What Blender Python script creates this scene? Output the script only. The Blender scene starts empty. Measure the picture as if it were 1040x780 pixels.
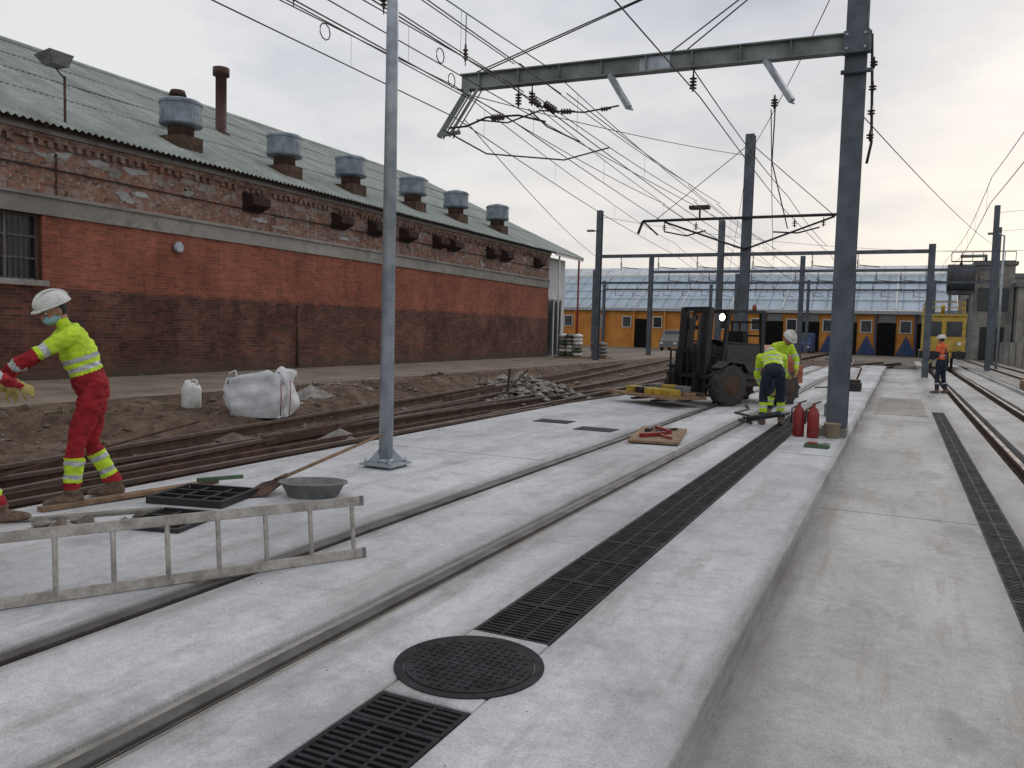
import bpy, math, random
from mathutils import Vector, Matrix, noise
random.seed(7)
V=Vector
scene=bpy.context.scene
# ---------------------------------------------------------------- materials
MATS={}
def nt(name):
    m=bpy.data.materials.new(name); m.use_nodes=True
    n=m.node_tree; b=n.nodes['Principled BSDF']; return m,n,b
def N(n,t,**k):
    x=n.nodes.new(t)
    for a,v in k.items(): setattr(x,a,v)
    return x
def ramp(n,fac,stops):
    r=N(n,'ShaderNodeValToRGB'); e=r.color_ramp.elements
    while len(e)<len(stops): e.new(.5)
    for i,(p,c) in enumerate(stops):
        e[i].position=p; e[i].color=(c[0],c[1],c[2],1) if not isinstance(c,(int,float)) else (c,c,c,1)
    n.links.new(fac,r.inputs[0]); return r.outputs[0]
def noi(n,vec,scale,detail=4,rough=.55):
    t=N(n,'ShaderNodeTexNoise'); t.inputs['Scale'].default_value=scale; t.inputs['Detail'].default_value=min(detail,5)
    t.inputs['Roughness'].default_value=rough; n.links.new(vec,t.inputs['Vector']); return t.outputs[0]
def mix(n,f,a,b,mode='MIX'):
    m=N(n,'ShaderNodeMix',data_type='RGBA',blend_type=mode)
    for s,i in ((f,0),(a,6),(b,7)):
        if hasattr(s,'is_linked'): n.links.new(s,m.inputs[i])
        elif isinstance(s,(int,float)): m.inputs[i].default_value=s
        else: m.inputs[i].default_value=(*s,1)
    return m.outputs[2]
def mth(n,op,a,b=0.,c=None):
    m=N(n,'ShaderNodeMath',operation=op)
    for i,s in enumerate((a,b)):
        if hasattr(s,'is_linked'): n.links.new(s,m.inputs[i])
        else: m.inputs[i].default_value=s
    return m.outputs[0]
def coord(n): return N(n,'ShaderNodeTexCoord').outputs['Object']
def mapg(n,c,sc):
    mp=N(n,'ShaderNodeMapping'); mp.inputs['Scale'].default_value=sc; n.links.new(c,mp.inputs[0]); return mp.outputs[0]
def bump(n,b,h,dist,st=1.):
    u=N(n,'ShaderNodeBump'); u.inputs['Distance'].default_value=dist; u.inputs['Strength'].default_value=st
    n.links.new(h,u.inputs['Height']); n.links.new(u.outputs[0],b.inputs['Normal'])
def pm(name,col,rough=.7,metal=0,var=.25,scale=6,col2=None,bmp=0,thr=(.35,.65),fine=60,spec=.5):
    if name in MATS: return MATS[name]
    m,n,b=nt(name); c=coord(n)
    c2=col2 or tuple(x*(1-var) for x in col)
    f=noi(n,c,scale,4,.6)
    o=ramp(n,f,[(thr[0],c2),(thr[1],col)])
    g=noi(n,c,fine,2); g2=ramp(n,g,[(.3,.86),(.7,1.1)])
    o=mix(n,1.,o,g2,'MULTIPLY')
    n.links.new(o,b.inputs['Base Color']); b.inputs['Metallic'].default_value=metal
    b.inputs['Specular IOR Level'].default_value=spec
    r=ramp(n,f,[(.3,min(1,rough+.12)),(.7,max(.05,rough-.08))]); n.links.new(r,b.inputs['Roughness'])
    if bmp: bump(n,b,g,bmp)
    MATS[name]=m; return m
def concrete(name,base,dark,stain=.5,tracks=()):
    m,n,b=nt(name); c=coord(n)
    st_=mapg(n,c,(1,.4,1))
    big=noi(n,st_,.6,5,.65); med=noi(n,c,2.6,5,.7); fine=noi(n,c,80,2,.6); sp=noi(n,c,14,4,.7)
    o=ramp(n,big,[(.34,tuple(x*.72 for x in base)),(.5,base),(.64,tuple(min(.8,x*1.2) for x in base))])
    o=mix(n,1.,o,ramp(n,med,[(.3,.72),(.46,.98),(.7,1.12)]),'MULTIPLY')
    o=mix(n,1.,o,ramp(n,fine,[(.3,.82),(.7,1.12)]),'MULTIPLY')
    o=mix(n,1.,o,ramp(n,sp,[(.3,.86),(.6,1.05)]),'MULTIPLY')
    wet=noi(n,mapg(n,c,(1.3,.8,1)),.9,5,.72); o=mix(n,mix(n,1.,ramp(n,wet,[(.54,0.),(.62,1.)]),(.38*stain*2,)*3,'MULTIPLY'),o,tuple(x*.52 for x in base))
    f=mix(n,1.,ramp(n,sp,[(.62,0.),(.72,1.)]),ramp(n,big,[(.46,1.),(.56,.15)]),'MULTIPLY'); f=mix(n,1.,f,(stain,)*3,'MULTIPLY')
    o=mix(n,f,o,dark)
    d=noi(n,mapg(n,c,(2.2,.25,1)),1.7,5,.72); o=mix(n,mix(n,1.,ramp(n,d,[(.53,0.),(.7,1.)]),(.5*stain*2,)*3,'MULTIPLY'),o,(.27,.23,.19))
    s=N(n,'ShaderNodeSeparateXYZ'); n.links.new(c,s.inputs[0])
    for xc,w,am in tracks:
        dx=mth(n,'ABSOLUTE',mth(n,'SUBTRACT',mth(n,'ADD',s.outputs[0],mth(n,'MULTIPLY',mth(n,'SUBTRACT',med,.5),.14)),xc))
        g=mix(n,1.,ramp(n,mth(n,'DIVIDE',dx,w),[(.25,1.),(1.,0.)]),ramp(n,d,[(.35,.35*am),(.6,am)]),'MULTIPLY')
        o=mix(n,g,o,(.17,.16,.15))
    n.links.new(o,b.inputs['Base Color']); b.inputs['Specular IOR Level'].default_value=.35
    n.links.new(ramp(n,med,[(.3,.6),(.6,.92)]),b.inputs['Roughness'])
    bump(n,b,mix(n,.5,fine,sp),.012,.6)
    MATS[name]=m; return m
CON=concrete('concrete_slab',(.54,.545,.56),(.2,.2,.2),.5,((-3.51,.26,.75),(-2.45,.30,.75),(-1.65,.40,.6),(-.62,.14,.8)))
CON2=concrete('concrete_lane',(.46,.45,.435),(.18,.17,.15),.65,((-.66,.3,.7),(.85,.3,.6)))
CONOLD=concrete('concrete_old',(.30,.285,.26),(.1,.09,.08),.8)
KERB=concrete('kerb_concrete',(.42,.42,.42),(.15,.15,.14),.6)
def dirtmat():
    m,n,b=nt('dirt'); c=coord(n)
    a=noi(n,c,.5,5,.7); d=noi(n,c,4,5,.7); g=noi(n,c,35,4,.7)
    o=ramp(n,a,[(.3,(.07,.045,.03)),(.5,(.14,.095,.066)),(.7,(.22,.17,.13))])
    o=mix(n,1.,o,ramp(n,d,[(.3,.5),(.5,.95),(.75,1.3)]),'MULTIPLY')
    o=mix(n,1.,o,ramp(n,g,[(.3,.55),(.7,1.35)]),'MULTIPLY')
    o=mix(n,ramp(n,noi(n,c,.9,5,.7),[(.62,0.),(.7,.4)]),o,(.06,.07,.03))
    n.links.new(o,b.inputs['Base Color']); b.inputs['Roughness'].default_value=.95; b.inputs['Specular IOR Level'].default_value=.2
    bump(n,b,mix(n,.5,d,g),.06,.9); return m
DIRT=dirtmat()
ROAD=pm('dirt_road',(.27,.225,.18),.95,0,scale=.9,col2=(.16,.13,.105),bmp=.02,fine=25,spec=.2)
GROUND=pm('ground',(.2,.175,.145),.95,0,scale=.3,col2=(.13,.11,.09),bmp=.03,fine=9,spec=.2)
RUST=pm('rusty_steel',(.12,.068,.045),.85,.0,scale=5,col2=(.055,.038,.032),bmp=.002,spec=.25)
RAILTOP=pm('rail_head',(.18,.135,.11),.5,.4,scale=3,col2=(.10,.07,.055))
RAILG=pm('embedded_rail_steel',(.15,.14,.135),.5,.4,scale=3,col2=(.08,.072,.068))
WOODD=pm('sleeper_wood',(.08,.063,.05),.9,0,scale=7,col2=(.035,.03,.025),bmp=.004)
WOOD=pm('wood',(.30,.19,.11),.8,0,scale=8,col2=(.17,.105,.065),bmp=.002)
IRON=pm('cast_iron',(.03,.031,.035),.7,0,scale=9,col2=(.014,.014,.016),bmp=.002,spec=.22)
BLACK=pm('black_paint',(.02,.02,.022),.5,0,scale=9,var=.4)
PITDARK=pm('recess_black',(.012,.012,.012),.9,0,spec=.1)  # flat near-black: drain channels, frame floors, and painted shade of depot doorways
RUBBER=pm('rubber',(.028,.027,.026),.85,0,scale=12,col2=(.07,.06,.05))
GALV=pm('galvanized_steel',(.42,.46,.50),.48,.45,scale=4,col2=(.3,.335,.37),thr=(.4,.6))
POLEG=pm('blue_grey_steel',(.11,.13,.155),.5,.2,scale=3,col2=(.07,.085,.102))
BEAM=pm('weathered_galvanized_steel',(.25,.28,.265),.55,.3,scale=2,col2=(.15,.17,.16))
ALU=pm('aluminium',(.45,.42,.385),.5,.4,scale=10,col2=(.28,.25,.22))
ORANGE=pm('orange_paint',(.42,.11,.04),.6,0,scale=4,col2=(.24,.06,.03))
OWALL=pm('ochre_wall',(.62,.27,.05),.8,0,scale=.8,col2=(.47,.19,.04))
YEL=pm('yellow_paint',(.55,.38,.04),.55,0,scale=5,col2=(.36,.23,.03))
HIY=pm('hi_vis_yellow',(.62,.85,.03),.75,0,scale=9,col2=(.42,.62,.03),bmp=.003)
HIO=pm('hi_vis_orange',(.8,.16,.04),.75,0,scale=9,col2=(.6,.1,.03))
REDC=pm('red_workwear',(.38,.022,.03),.85,0,scale=9,col2=(.2,.015,.02),bmp=.003,spec=.25)
NAVY=pm('navy_workwear',(.018,.024,.05),.85,0,scale=9,col2=(.012,.014,.028))
REFL=pm('reflective_tape',(.52,.55,.56),.4,.2,scale=30,col2=(.38,.4,.42))
SKIN=pm('skin',(.38,.2,.14),.6,0,scale=20,col2=(.3,.15,.1))
HAIR=pm('hair',(.02,.015,.012),.8,0)
WHITEP=pm('white_plastic',(.72,.72,.70),.4,0,scale=8,col2=(.55,.54,.51))
MASK=pm('mask_fabric',(.3,.5,.6),.8,0)
GLOVE=pm('glove',(.5,.42,.12),.85,0,scale=20,col2=(.25,.2,.08))
BOOT=pm('boot_leather',(.20,.14,.10),.8,0,scale=15,col2=(.10,.065,.045))
REDP=pm('red_paint',(.3,.02,.02),.45,0,scale=6,col2=(.18,.015,.015))
GREYP=pm('grey_plastic',(.11,.12,.125),.6,0,scale=10,col2=(.2,.2,.19))
GLASS=pm('dark_glass',(.03,.035,.04),.12,0,scale=2)
STONE=pm('stone',(.33,.31,.28),.9,0,scale=6,col2=(.17,.155,.14),bmp=.01,fine=30)
DSTONE=pm('dirty_stone',(.19,.155,.125),.95,0,scale=6,col2=(.09,.072,.058),bmp=.01,fine=30,spec=.2)
BAGW=pm('woven_bag',(.72,.73,.75),.75,0,scale=5,col2=(.55,.56,.58),bmp=.003)
PORC=pm('brown_insulator',(.04,.02,.018),.25,0)
CABLE=pm('wire_cable',(.035,.033,.035),.6,.3)
GREEN=pm('green_paint',(.06,.12,.06),.6,0)
WEED=pm('weed_leaf',(.075,.10,.04),.8,0,scale=3,col2=(.11,.095,.05))
BLUEP=pm('blue_paint',(.03,.06,.17),.6,0)
DKB=pm('dark_brown_paint',(.05,.03,.026),.8,0,spec=.2)
LAMPM=bpy.data.materials.new('lit_lamp'); LAMPM.use_nodes=True
_b=LAMPM.node_tree.nodes['Principled BSDF']; _b.inputs['Emission Color'].default_value=(1,.75,.55,1); _b.inputs['Emission Strength'].default_value=9
def brickmat():
    m,n,b=nt('weathered_brick'); c=coord(n)
    s=N(n,'ShaderNodeSeparateXYZ'); n.links.new(c,s.inputs[0])
    hor=mth(n,'ADD',s.outputs[0],s.outputs[1])
    cb=N(n,'ShaderNodeCombineXYZ'); n.links.new(hor,cb.inputs[0]); n.links.new(s.outputs[2],cb.inputs[1])
    t=N(n,'ShaderNodeTexBrick'); n.links.new(cb.outputs[0],t.inputs[0])
    t.inputs['Scale'].default_value=1; t.inputs['Brick Width'].default_value=.29; t.inputs['Row Height'].default_value=.082
    t.inputs['Mortar Size'].default_value=.013; t.inputs['Mortar Smooth'].default_value=.3; t.inputs['Bias'].default_value=-.1
    t.inputs['Color1'].default_value=(.29,.12,.08,1); t.inputs['Color2'].default_value=(.11,.055,.045,1); t.inputs['Mortar'].default_value=(.19,.15,.13,1)
    low=t.outputs[0]
    a=noi(n,c,.7,5,.7); a2=noi(n,c,3,5,.7); a3=noi(n,c,9,4,.7); a4=noi(n,c,1.6,5,.75)
    low=mix(n,1.,low,ramp(n,a,[(.35,.45),(.5,.78),(.62,1.1)]),'MULTIPLY')
    low=mix(n,1.,low,(.80,.70,.70),'MULTIPLY')
    low=mix(n,ramp(n,a4,[(.56,0.),(.66,.6)]),low,(.045,.032,.03))
    mid=mix(n,1.,t.outputs[0],(1.55,1.1,.95),'MULTIPLY'); mid=mix(n,.6,(.33,.105,.065),mid)
    mid=mix(n,1.,mid,ramp(n,a,[(.3,.62),(.65,1.12)]),'MULTIPLY')
    mid=mix(n,1.,mid,ramp(n,a3,[(.3,.8),(.7,1.14)]),'MULTIPLY')
    mid=mix(n,ramp(n,a4,[(.56,0.),(.7,.45)]),mid,(.11,.055,.045))
    hi=mix(n,1.,t.outputs[0],(1.2,1.25,1.2),'MULTIPLY')
    hi=mix(n,ramp(n,a4,[(.55,0.),(.66,.85)]),hi,(.05,.038,.035))
    hi=mix(n,ramp(n,a2,[(.5,0.),(.6,.85)]),hi,(.34,.28,.24))
    hi=mix(n,ramp(n,a3,[(.56,0.),(.66,.8)]),hi,(.48,.43,.38))
    st=ramp(n,noi(n,mapg(n,c,(1,1.6,.14)),1.3,5,.7),[(.45,1.),(.75,.74)])
    z=mth(n,'ADD',s.outputs[2],mth(n,'MULTIPLY',a2,.35))
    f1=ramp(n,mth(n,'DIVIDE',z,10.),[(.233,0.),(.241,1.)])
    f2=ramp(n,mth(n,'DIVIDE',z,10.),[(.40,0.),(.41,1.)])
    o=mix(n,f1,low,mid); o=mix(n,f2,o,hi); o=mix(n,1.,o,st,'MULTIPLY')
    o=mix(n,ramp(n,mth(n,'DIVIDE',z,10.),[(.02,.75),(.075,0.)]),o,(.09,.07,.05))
    n.links.new(o,b.inputs['Base Color']); b.inputs['Roughness'].default_value=.92; b.inputs['Specular IOR Level'].default_value=.25
    bump(n,b,mix(n,.5,t.outputs[1],a2),.012,.7); return m
BRICK=brickmat()
def roofmat():
    m,n,b=nt('fibre_cement_roof'); c=coord(n)
    a=noi(n,mapg(n,c,(.25,1.4,.25)),.8,5,.7); d=noi(n,c,2.5,5,.7)
    o=ramp(n,a,[(.3,(.23,.26,.24)),(.5,(.31,.345,.32)),(.7,(.41,.44,.415))])
    o=mix(n,1.,o,ramp(n,d,[(.3,.72),(.7,1.12)]),'MULTIPLY')
    o=mix(n,ramp(n,noi(n,c,.6,5,.7),[(.56,0.),(.72,.55)]),o,(.17,.14,.10))
    n.links.new(o,b.inputs['Base Color']); b.inputs['Roughness'].default_value=.8; return m
ROOF=roofmat()
def ribbed(name,c1,c2,freq,axis=0):
    m,n,b=nt(name); c=coord(n); s=N(n,'ShaderNodeSeparateXYZ'); n.links.new(c,s.inputs[0])
    w=mth(n,'FRACT',mth(n,'MULTIPLY',s.outputs[axis],freq)); o=ramp(n,w,[(.0,c2),(.12,c1),(.9,c1),(1.,c2)])
    o=mix(n,1.,o,ramp(n,noi(n,c,.35,5,.7),[(.3,.78),(.7,1.15)]),'MULTIPLY')
    n.links.new(o,b.inputs['Base Color']); b.inputs['Roughness'].default_value=.5; return m
SHEDR=ribbed('translucent_roof_sheet',(.38,.46,.54),(.2,.26,.33),.7)
SHEDW=ribbed('white_roof_sheet',(.6,.62,.65),(.4,.43,.47),.5)
# ---------------------------------------------------------------- builder
class B:
    def __init__(s,name): s.n=name; s.v=[]; s.f=[]; s.m=[]; s.mats=[]; s.sm=[]; s.M=Matrix.Identity(4)
    def mi(s,m):
        if m not in s.mats: s.mats.append(m)
        return s.mats.index(m)
    def add(s,vs,fs,m,smooth=False):
        o=len(s.v); s.v+=[s.M@V(p) for p in vs]; k=s.mi(m)
        for f in fs: s.f.append([i+o for i in f]); s.m.append(k); s.sm.append(smooth)
    def box(s,x0,x1,y0,y1,z0,z1,m):
        vs=[(x,y,z) for z in (z0,z1) for y in (y0,y1) for x in (x0,x1)]
        s.add(vs,[(0,2,3,1),(4,5,7,6),(0,1,5,4),(2,6,7,3),(0,4,6,2),(1,3,7,5)],m)
    def bar(s,p0,p1,w,h,m,up=(0,0,1)):
        p0=V(p0);p1=V(p1);d=(p1-p0).normalized();up=V(up).normalized()
        if abs(d.dot(up))>.98: up=V((1,0,0)) if abs(d.x)<.9 else V((0,1,0))
        r=d.cross(up).normalized();u=r.cross(d)
        vs=[]
        for p in (p0,p1):
            for a,b_ in ((-1,-1),(1,-1),(1,1),(-1,1)): vs.append(p+r*a*w/2+u*b_*h/2)
        s.add(vs,[(3,2,1,0),(4,5,6,7),(0,1,5,4),(1,2,6,5),(2,3,7,6),(3,0,4,7)],m)
    def loft(s,rings,m,smooth=True,n=12):
        vs=[];fs=[]
        for c,a,b_,A,Bx in rings:
            for i in range(n):
                t=2*math.pi*i/n; vs.append(V(c)+V(A)*a*math.cos(t)+V(Bx)*b_*math.sin(t))
        for k in range(len(rings)-1):
            for i in range(n):
                j=(i+1)%n; fs.append((k*n+i,k*n+j,(k+1)*n+j,(k+1)*n+i))
        s.add(vs,fs,m,smooth)
        o=len(s.v)-len(vs); kk=s.mi(m)
        s.f.append([o+i for i in range(n)][::-1]); s.m.append(kk); s.sm.append(False)
        s.f.append([o+(len(rings)-1)*n+i for i in range(n)]); s.m.append(kk); s.sm.append(False)
    def frame(s,d,up=(0,0,1)):
        d=V(d).normalized();up=V(up)
        if abs(d.dot(up))>.98: up=V((0,1,0))
        r=d.cross(up).normalized(); return r,r.cross(d)
    def cyl(s,p0,p1,r0,r1,m,n=12,smooth=True):
        A,Bx=s.frame(V(p1)-V(p0)); s.loft([(p0,r0,r0,A,Bx),(p1,r1,r1,A,Bx)],m,smooth,n)
    def cap(s,p0,r0,p1,r1,m,n=12):
        p0=V(p0);p1=V(p1);d=(p1-p0).normalized();A,Bx=s.frame(d);R=[]
        for t in (-80,-50,-20): a=math.radians(t); R.append((p0+d*r0*math.sin(a),r0*math.cos(a),r0*math.cos(a),A,Bx))
        R.append((p0,r0,r0,A,Bx));R.append((p1,r1,r1,A,Bx))
        for t in (20,50,80): a=math.radians(t); R.append((p1+d*r1*math.sin(a),r1*math.cos(a),r1*math.cos(a),A,Bx))
        s.loft(R,m,True,n)
    def tube(s,pts,r,m,n=6):
        pts=[V(p) for p in pts];R=[]
        for i,p in enumerate(pts):
            d=(pts[min(i+1,len(pts)-1)]-pts[max(i-1,0)]); A,Bx=s.frame(d); R.append((p,r,r,A,Bx))
        s.loft(R,m,True,n)
    def ell(s,c,rx,ry,rz,m,n=16,k=9,R=None):
        c=V(c);X,Y,Z=V((1,0,0)),V((0,1,0)),V((0,0,1))
        if R is not None: X,Y,Z=R@X,R@Y,R@Z
        rr=[]
        for i in range(k+1):
            a=-math.pi/2+math.pi*(i+ (0.15 if i==0 else -0.15 if i==k else 0))/k
            rr.append((c+Z*rz*math.sin(a),rx*math.cos(a),ry*math.cos(a),X,Y))
        s.loft(rr,m,True,n)
    def lathe(s,c,prof,m,axis=(0,0,1),n=20,smooth=True):
        d=V(axis).normalized();A,Bx=s.frame(d)
        s.loft([(V(c)+d*z,r,r,A,Bx) for r,z in prof],m,smooth,n)
    def wheel(s,c,axis,r,w,m,mh,lug=0):
        d=V(axis).normalized()
        s.lathe(c,[(r*.55,-w*.5),(r*.9,-w*.5),(r,-w*.36),(r,w*.36),(r*.9,w*.5),(r*.55,w*.5)],m,axis,28)
        s.lathe(c,[(r*.2,-w*.53),(r*.5,-w*.52),(r*.54,-w*.4),(r*.54,w*.4),(r*.5,w*.52),(r*.2,w*.53)],mh,axis,20)
        A,Bx=s.frame(d)
        for i in range(lug):
            t=2*math.pi*i/lug; q=V(c)+(A*math.cos(t)+Bx*math.sin(t))*r*1.0
            tt=(-A*math.sin(t)+Bx*math.cos(t))
            sd=1 if i%2 else -1
            s.bar(q-tt*.03+d*w*.04*sd,q+tt*.03+d*w*.46*sd,.05,.05,m,up=(A*math.cos(t)+Bx*math.sin(t)))
    def make(s,parent=None,name=None,bevel=0,merge=False):
        me=bpy.data.meshes.new(name or s.n); me.from_pydata([tuple(p) for p in s.v],[],s.f)
        for m in s.mats: me.materials.append(m)
        me.polygons.foreach_set('material_index',s.m); me.polygons.foreach_set('use_smooth',s.sm)
        me.update()
        ob=bpy.data.objects.new(name or s.n,me); scene.collection.objects.link(ob)
        if bevel:
            b=ob.modifiers.new('b','BEVEL'); b.width=bevel; b.segments=2; b.limit_method='ANGLE'; b.angle_limit=math.radians(50)
        if parent: ob.parent=parent
        return ob
    def remesh(s,vox):
        me=bpy.data.meshes.new('t'); me.from_pydata([tuple(p) for p in s.v],[],s.f); me.update()
        ob=bpy.data.objects.new('t',me); scene.collection.objects.link(ob)
        r=ob.modifiers.new('r','REMESH'); r.mode='VOXEL'; r.voxel_size=vox
        q=ob.modifiers.new('s','SMOOTH'); q.iterations=3; q.factor=.5
        dg=bpy.context.evaluated_depsgraph_get(); ev=ob.evaluated_get(dg); m2=ev.to_mesh()
        vs=[v.co.copy() for v in m2.vertices]; ns=[v.normal.copy() for v in m2.vertices]; fs=[list(p.vertices) for p in m2.polygons]
        ev.to_mesh_clear(); bpy.data.objects.remove(ob); bpy.data.meshes.remove(me)
        return vs,ns,fs
def empty(name):
    e=bpy.data.objects.new(name,None); scene.collection.objects.link(e); return e
def fbm(x,y,s,o=4): return noise.fractal(V((x*s,y*s,3.7)),1.,2.,o)
# ---------------------------------------------------------------- ground
b=B('ground'); b.add([(-2500,-2500,-.6),(2500,-2500,-.6),(2500,2500,-.6),(-2500,2500,-.6)],[(0,1,2,3)],GROUND); b.make()
xA=lambda y:-7.0-.0024*max(0,y-8)**2*.9 if y<40 else -7.0-.0024*32**2*.9-.14*(y-40)
xB=lambda y:-7.55-.125*(y-5)
xC=lambda y:-7.0+.0036*max(0,y-8)**2 if y<30 else -7.0+.0036*22**2+.16*(y-30)
SE=-6.18
def hL(x,y):
    n=fbm(x,y,.5); n2=fbm(x+9,y,2.2)
    d=min(abs(x-xA(y)),abs(x-xB(y)),abs(x-xC(y)))
    bed=-.14+n2*.015
    if x<-12.2: top=.03+n*.015
    else: top=.03+n*.16+abs(n2)*.08
    if y>24: top=min(top,.0+n*.03)
    t=min(1,max(0,(d-.85)/.7)); h=bed*(1-t)+top*t
    e=min(1,max(0,(-12.0-x)/.6)) ; h=h*(1-e)+(.04+n*.01)*e
    if x>-6.45 and y<21: h=min(h,-.05)
    return h
def grid(name,x0,x1,y0,y1,nx,ny,hf,mat):
    vs=[];fs=[]
    for j in range(ny+1):
        for i in range(nx+1):
            x=x0+(x1-x0)*i/nx; y=y0+(y1-y0)*(j/ny)**1.6 if y0>=0 else y0+(y1-y0)*j/ny
            vs.append((x,y,hf(x,y)))
    for j in range(ny):
        for i in range(nx): a=j*(nx+1)+i; fs.append((a,a+1,a+nx+2,a+nx+1))
    q=B(name); q.add(vs,fs,mat,True); return q.make()
grid('dirt_terrain',-18.3,SE-.0,0,90,150,330,hL,DIRT)
grid('dirt_terrain',-18.3,SE-.0,-20,-.001,60,60,lambda x,y:hL(x,0)*1,DIRT)
grid('dirt_road',-18.2,-12.6,0,90,12,80,lambda x,y:hL(x,y)+.012+.02*max(0,fbm(x,y,.7))-(.10 if x>-12.9 or x<-17.9 else 0),ROAD)
grid('yard_ground',-80,70,50,170,60,40,lambda x,y:-.16 if y>55 else -.3,GROUND)
grid('yard_ground',SE-.01,-2.0,20.2,60,20,60,lambda x,y:-.09+.02*fbm(x,y,1.5),DIRT)
grid('yard_ground',2.9,40,-10,60,60,80,lambda x,y:-.24+.03*fbm(x,y,.6),GROUND)
# ---------------------------------------------------------------- concrete platform
P=empty('concrete_platform')
b=B('slab')
def strip(x0,x1,y0,y1,z=0.,m=CON,th=.4): b.box(x0,x1,y0,y1,z-th,z,m)
strip(SE,-3.60,-12,20.2); strip(-3.42,-2.56,-12,45); strip(-2.34,-1.86,-12,45)
strip(-4.2,-3.60,20.2,45,-.01)
strip(-1.44,-.65,-12,50)
strip(-1.86,-1.44,2.72,3.5); strip(-1.86,-1.44,17.5,50)
b.make(P,bevel=.016)
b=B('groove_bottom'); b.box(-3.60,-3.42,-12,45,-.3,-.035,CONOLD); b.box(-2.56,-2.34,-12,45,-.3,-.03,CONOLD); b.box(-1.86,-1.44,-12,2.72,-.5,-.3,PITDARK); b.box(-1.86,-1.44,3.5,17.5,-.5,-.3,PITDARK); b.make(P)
b=B('expansion_joint')
for y in (10.9,21,31): b.box(-1.43,-.66,y,y+.006,.001,.003,CONOLD)
for y in (8.5,15): b.box(SE+.02,-3.61,y,y+.006,.001,.003,CONOLD)
b.make(P)
R_=empty('embedded_track')
b=B('rail')
for xc in (-3.52,-2.45):
    b.box(xc-.035,xc+.035,-12,45,-.17,-.006,RAILG); b.box(xc+.035,xc+.055,-12,45,-.17,-.03,RUST); b.box(xc-.05,xc-.035,-12,45,-.17,-.02,RAILG)
b.make(R_,bevel=.006)
# ---------------------------------------------------------------- drains
def grate(name,x0,x1,y0,y1,zt,ribs=2,fr=.02):
    b=B(name); L=.5; y=y0
    while y<y1-.05:
        ye=min(y+L-.006,y1)
        z0=zt-.035; j=random.uniform(-.002,.0)
        b.box(x0,x0+fr,y,ye,z0,zt+j,IRON); b.box(x1-fr,x1,y,ye,z0,zt+j,IRON)
        xs=[x0+fr+(x1-x0-2*fr)*(k+1)/(ribs+1) for k in range(ribs)]
        for xm in xs: b.box(xm-.008,xm+.008,y+.022,ye-.022,z0,zt-.003+j,IRON)
        b.box(x0+fr,x1-fr,y,y+.022,z0,zt-.002+j,IRON); b.box(x0+fr,x1-fr,ye-.022,ye,z0,zt-.002+j,IRON)
        ed=[x0+fr]+sum([[xm-.008,xm+.008] for xm in xs],[])+[x1-fr]
        k=y+.045
        while k<ye-.035:
            for q in range(0,len(ed),2): b.box(ed[q],ed[q+1],k,k+.018,z0,zt-.002+j,IRON)
            k+=.038
        y+=L
    return b.make()
grate('drain_grate',-1.856,-1.444,-2,2.715,-.004)
grate('drain_grate',-1.856,-1.444,3.505,17.5,-.004)
grate('drain_grate',.724,.976,-2,21,-.154,1,.012)
b=B('manhole_cover')
c=V((-1.66,3.1,0))
b.lathe(c,[(.335,-.01),(.335,.006),(.295,.006),(.295,-.002)],IRON,n=48,smooth=False)
b.lathe(c,[(.29,-.02),(.29,.009)],IRON,n=48,smooth=False)
for i in range(-7,8):
    for j in range(-7,8):
        x=i*.037;y=j*.037
        if x*x+y*y<.265**2:
            dx,dy=(.012,.005) if (i+j)%2 else (.005,.012)
            b.box(c.x+x-dx,c.x+x+dx,c.y+y-dy,c.y+y+dy,.0085,.013,IRON)
b.make()
b=B('access_cover')
for (x,y) in ((-5.1,12.3),(-4.15,11.7)): b.box(x-.3,x+.3,y-.22,y+.22,.001,.008,IRON)
b.make()
# ---------------------------------------------------------------- lane
L_=empty('concrete_lane')
b=B('slab')
b.box(-.65,.72,-12,50,-.5,-.15,CON2); b.box(.98,1.38,-12,70,-.5,-.15,CON2); b.box(1.74,2.42,-12,70,-.5,-.17,CON2); b.box(2.78,3.5,-12,70,-.5,-.13,CON2)
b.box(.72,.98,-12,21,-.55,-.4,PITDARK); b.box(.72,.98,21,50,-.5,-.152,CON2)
b.box(1.38,1.74,-12,70,-.5,-.30,WOODD); b.box(2.42,2.78,-12,70,-.5,-.30,WOODD)
b.box(3.9,6.9,-12,90,-.5,-.12,CONOLD); b.box(3.5,3.62,-12,90,-.4,-.03,KERB)
for y in (8.3,18.1,28,38): b.box(-.64,.715,y,y+.008,-.149,-.147,CONOLD)
b.box(-.45,.6,19.5,25,-.149,-.142,CONOLD)
b.make(L_,bevel=.012)
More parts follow.
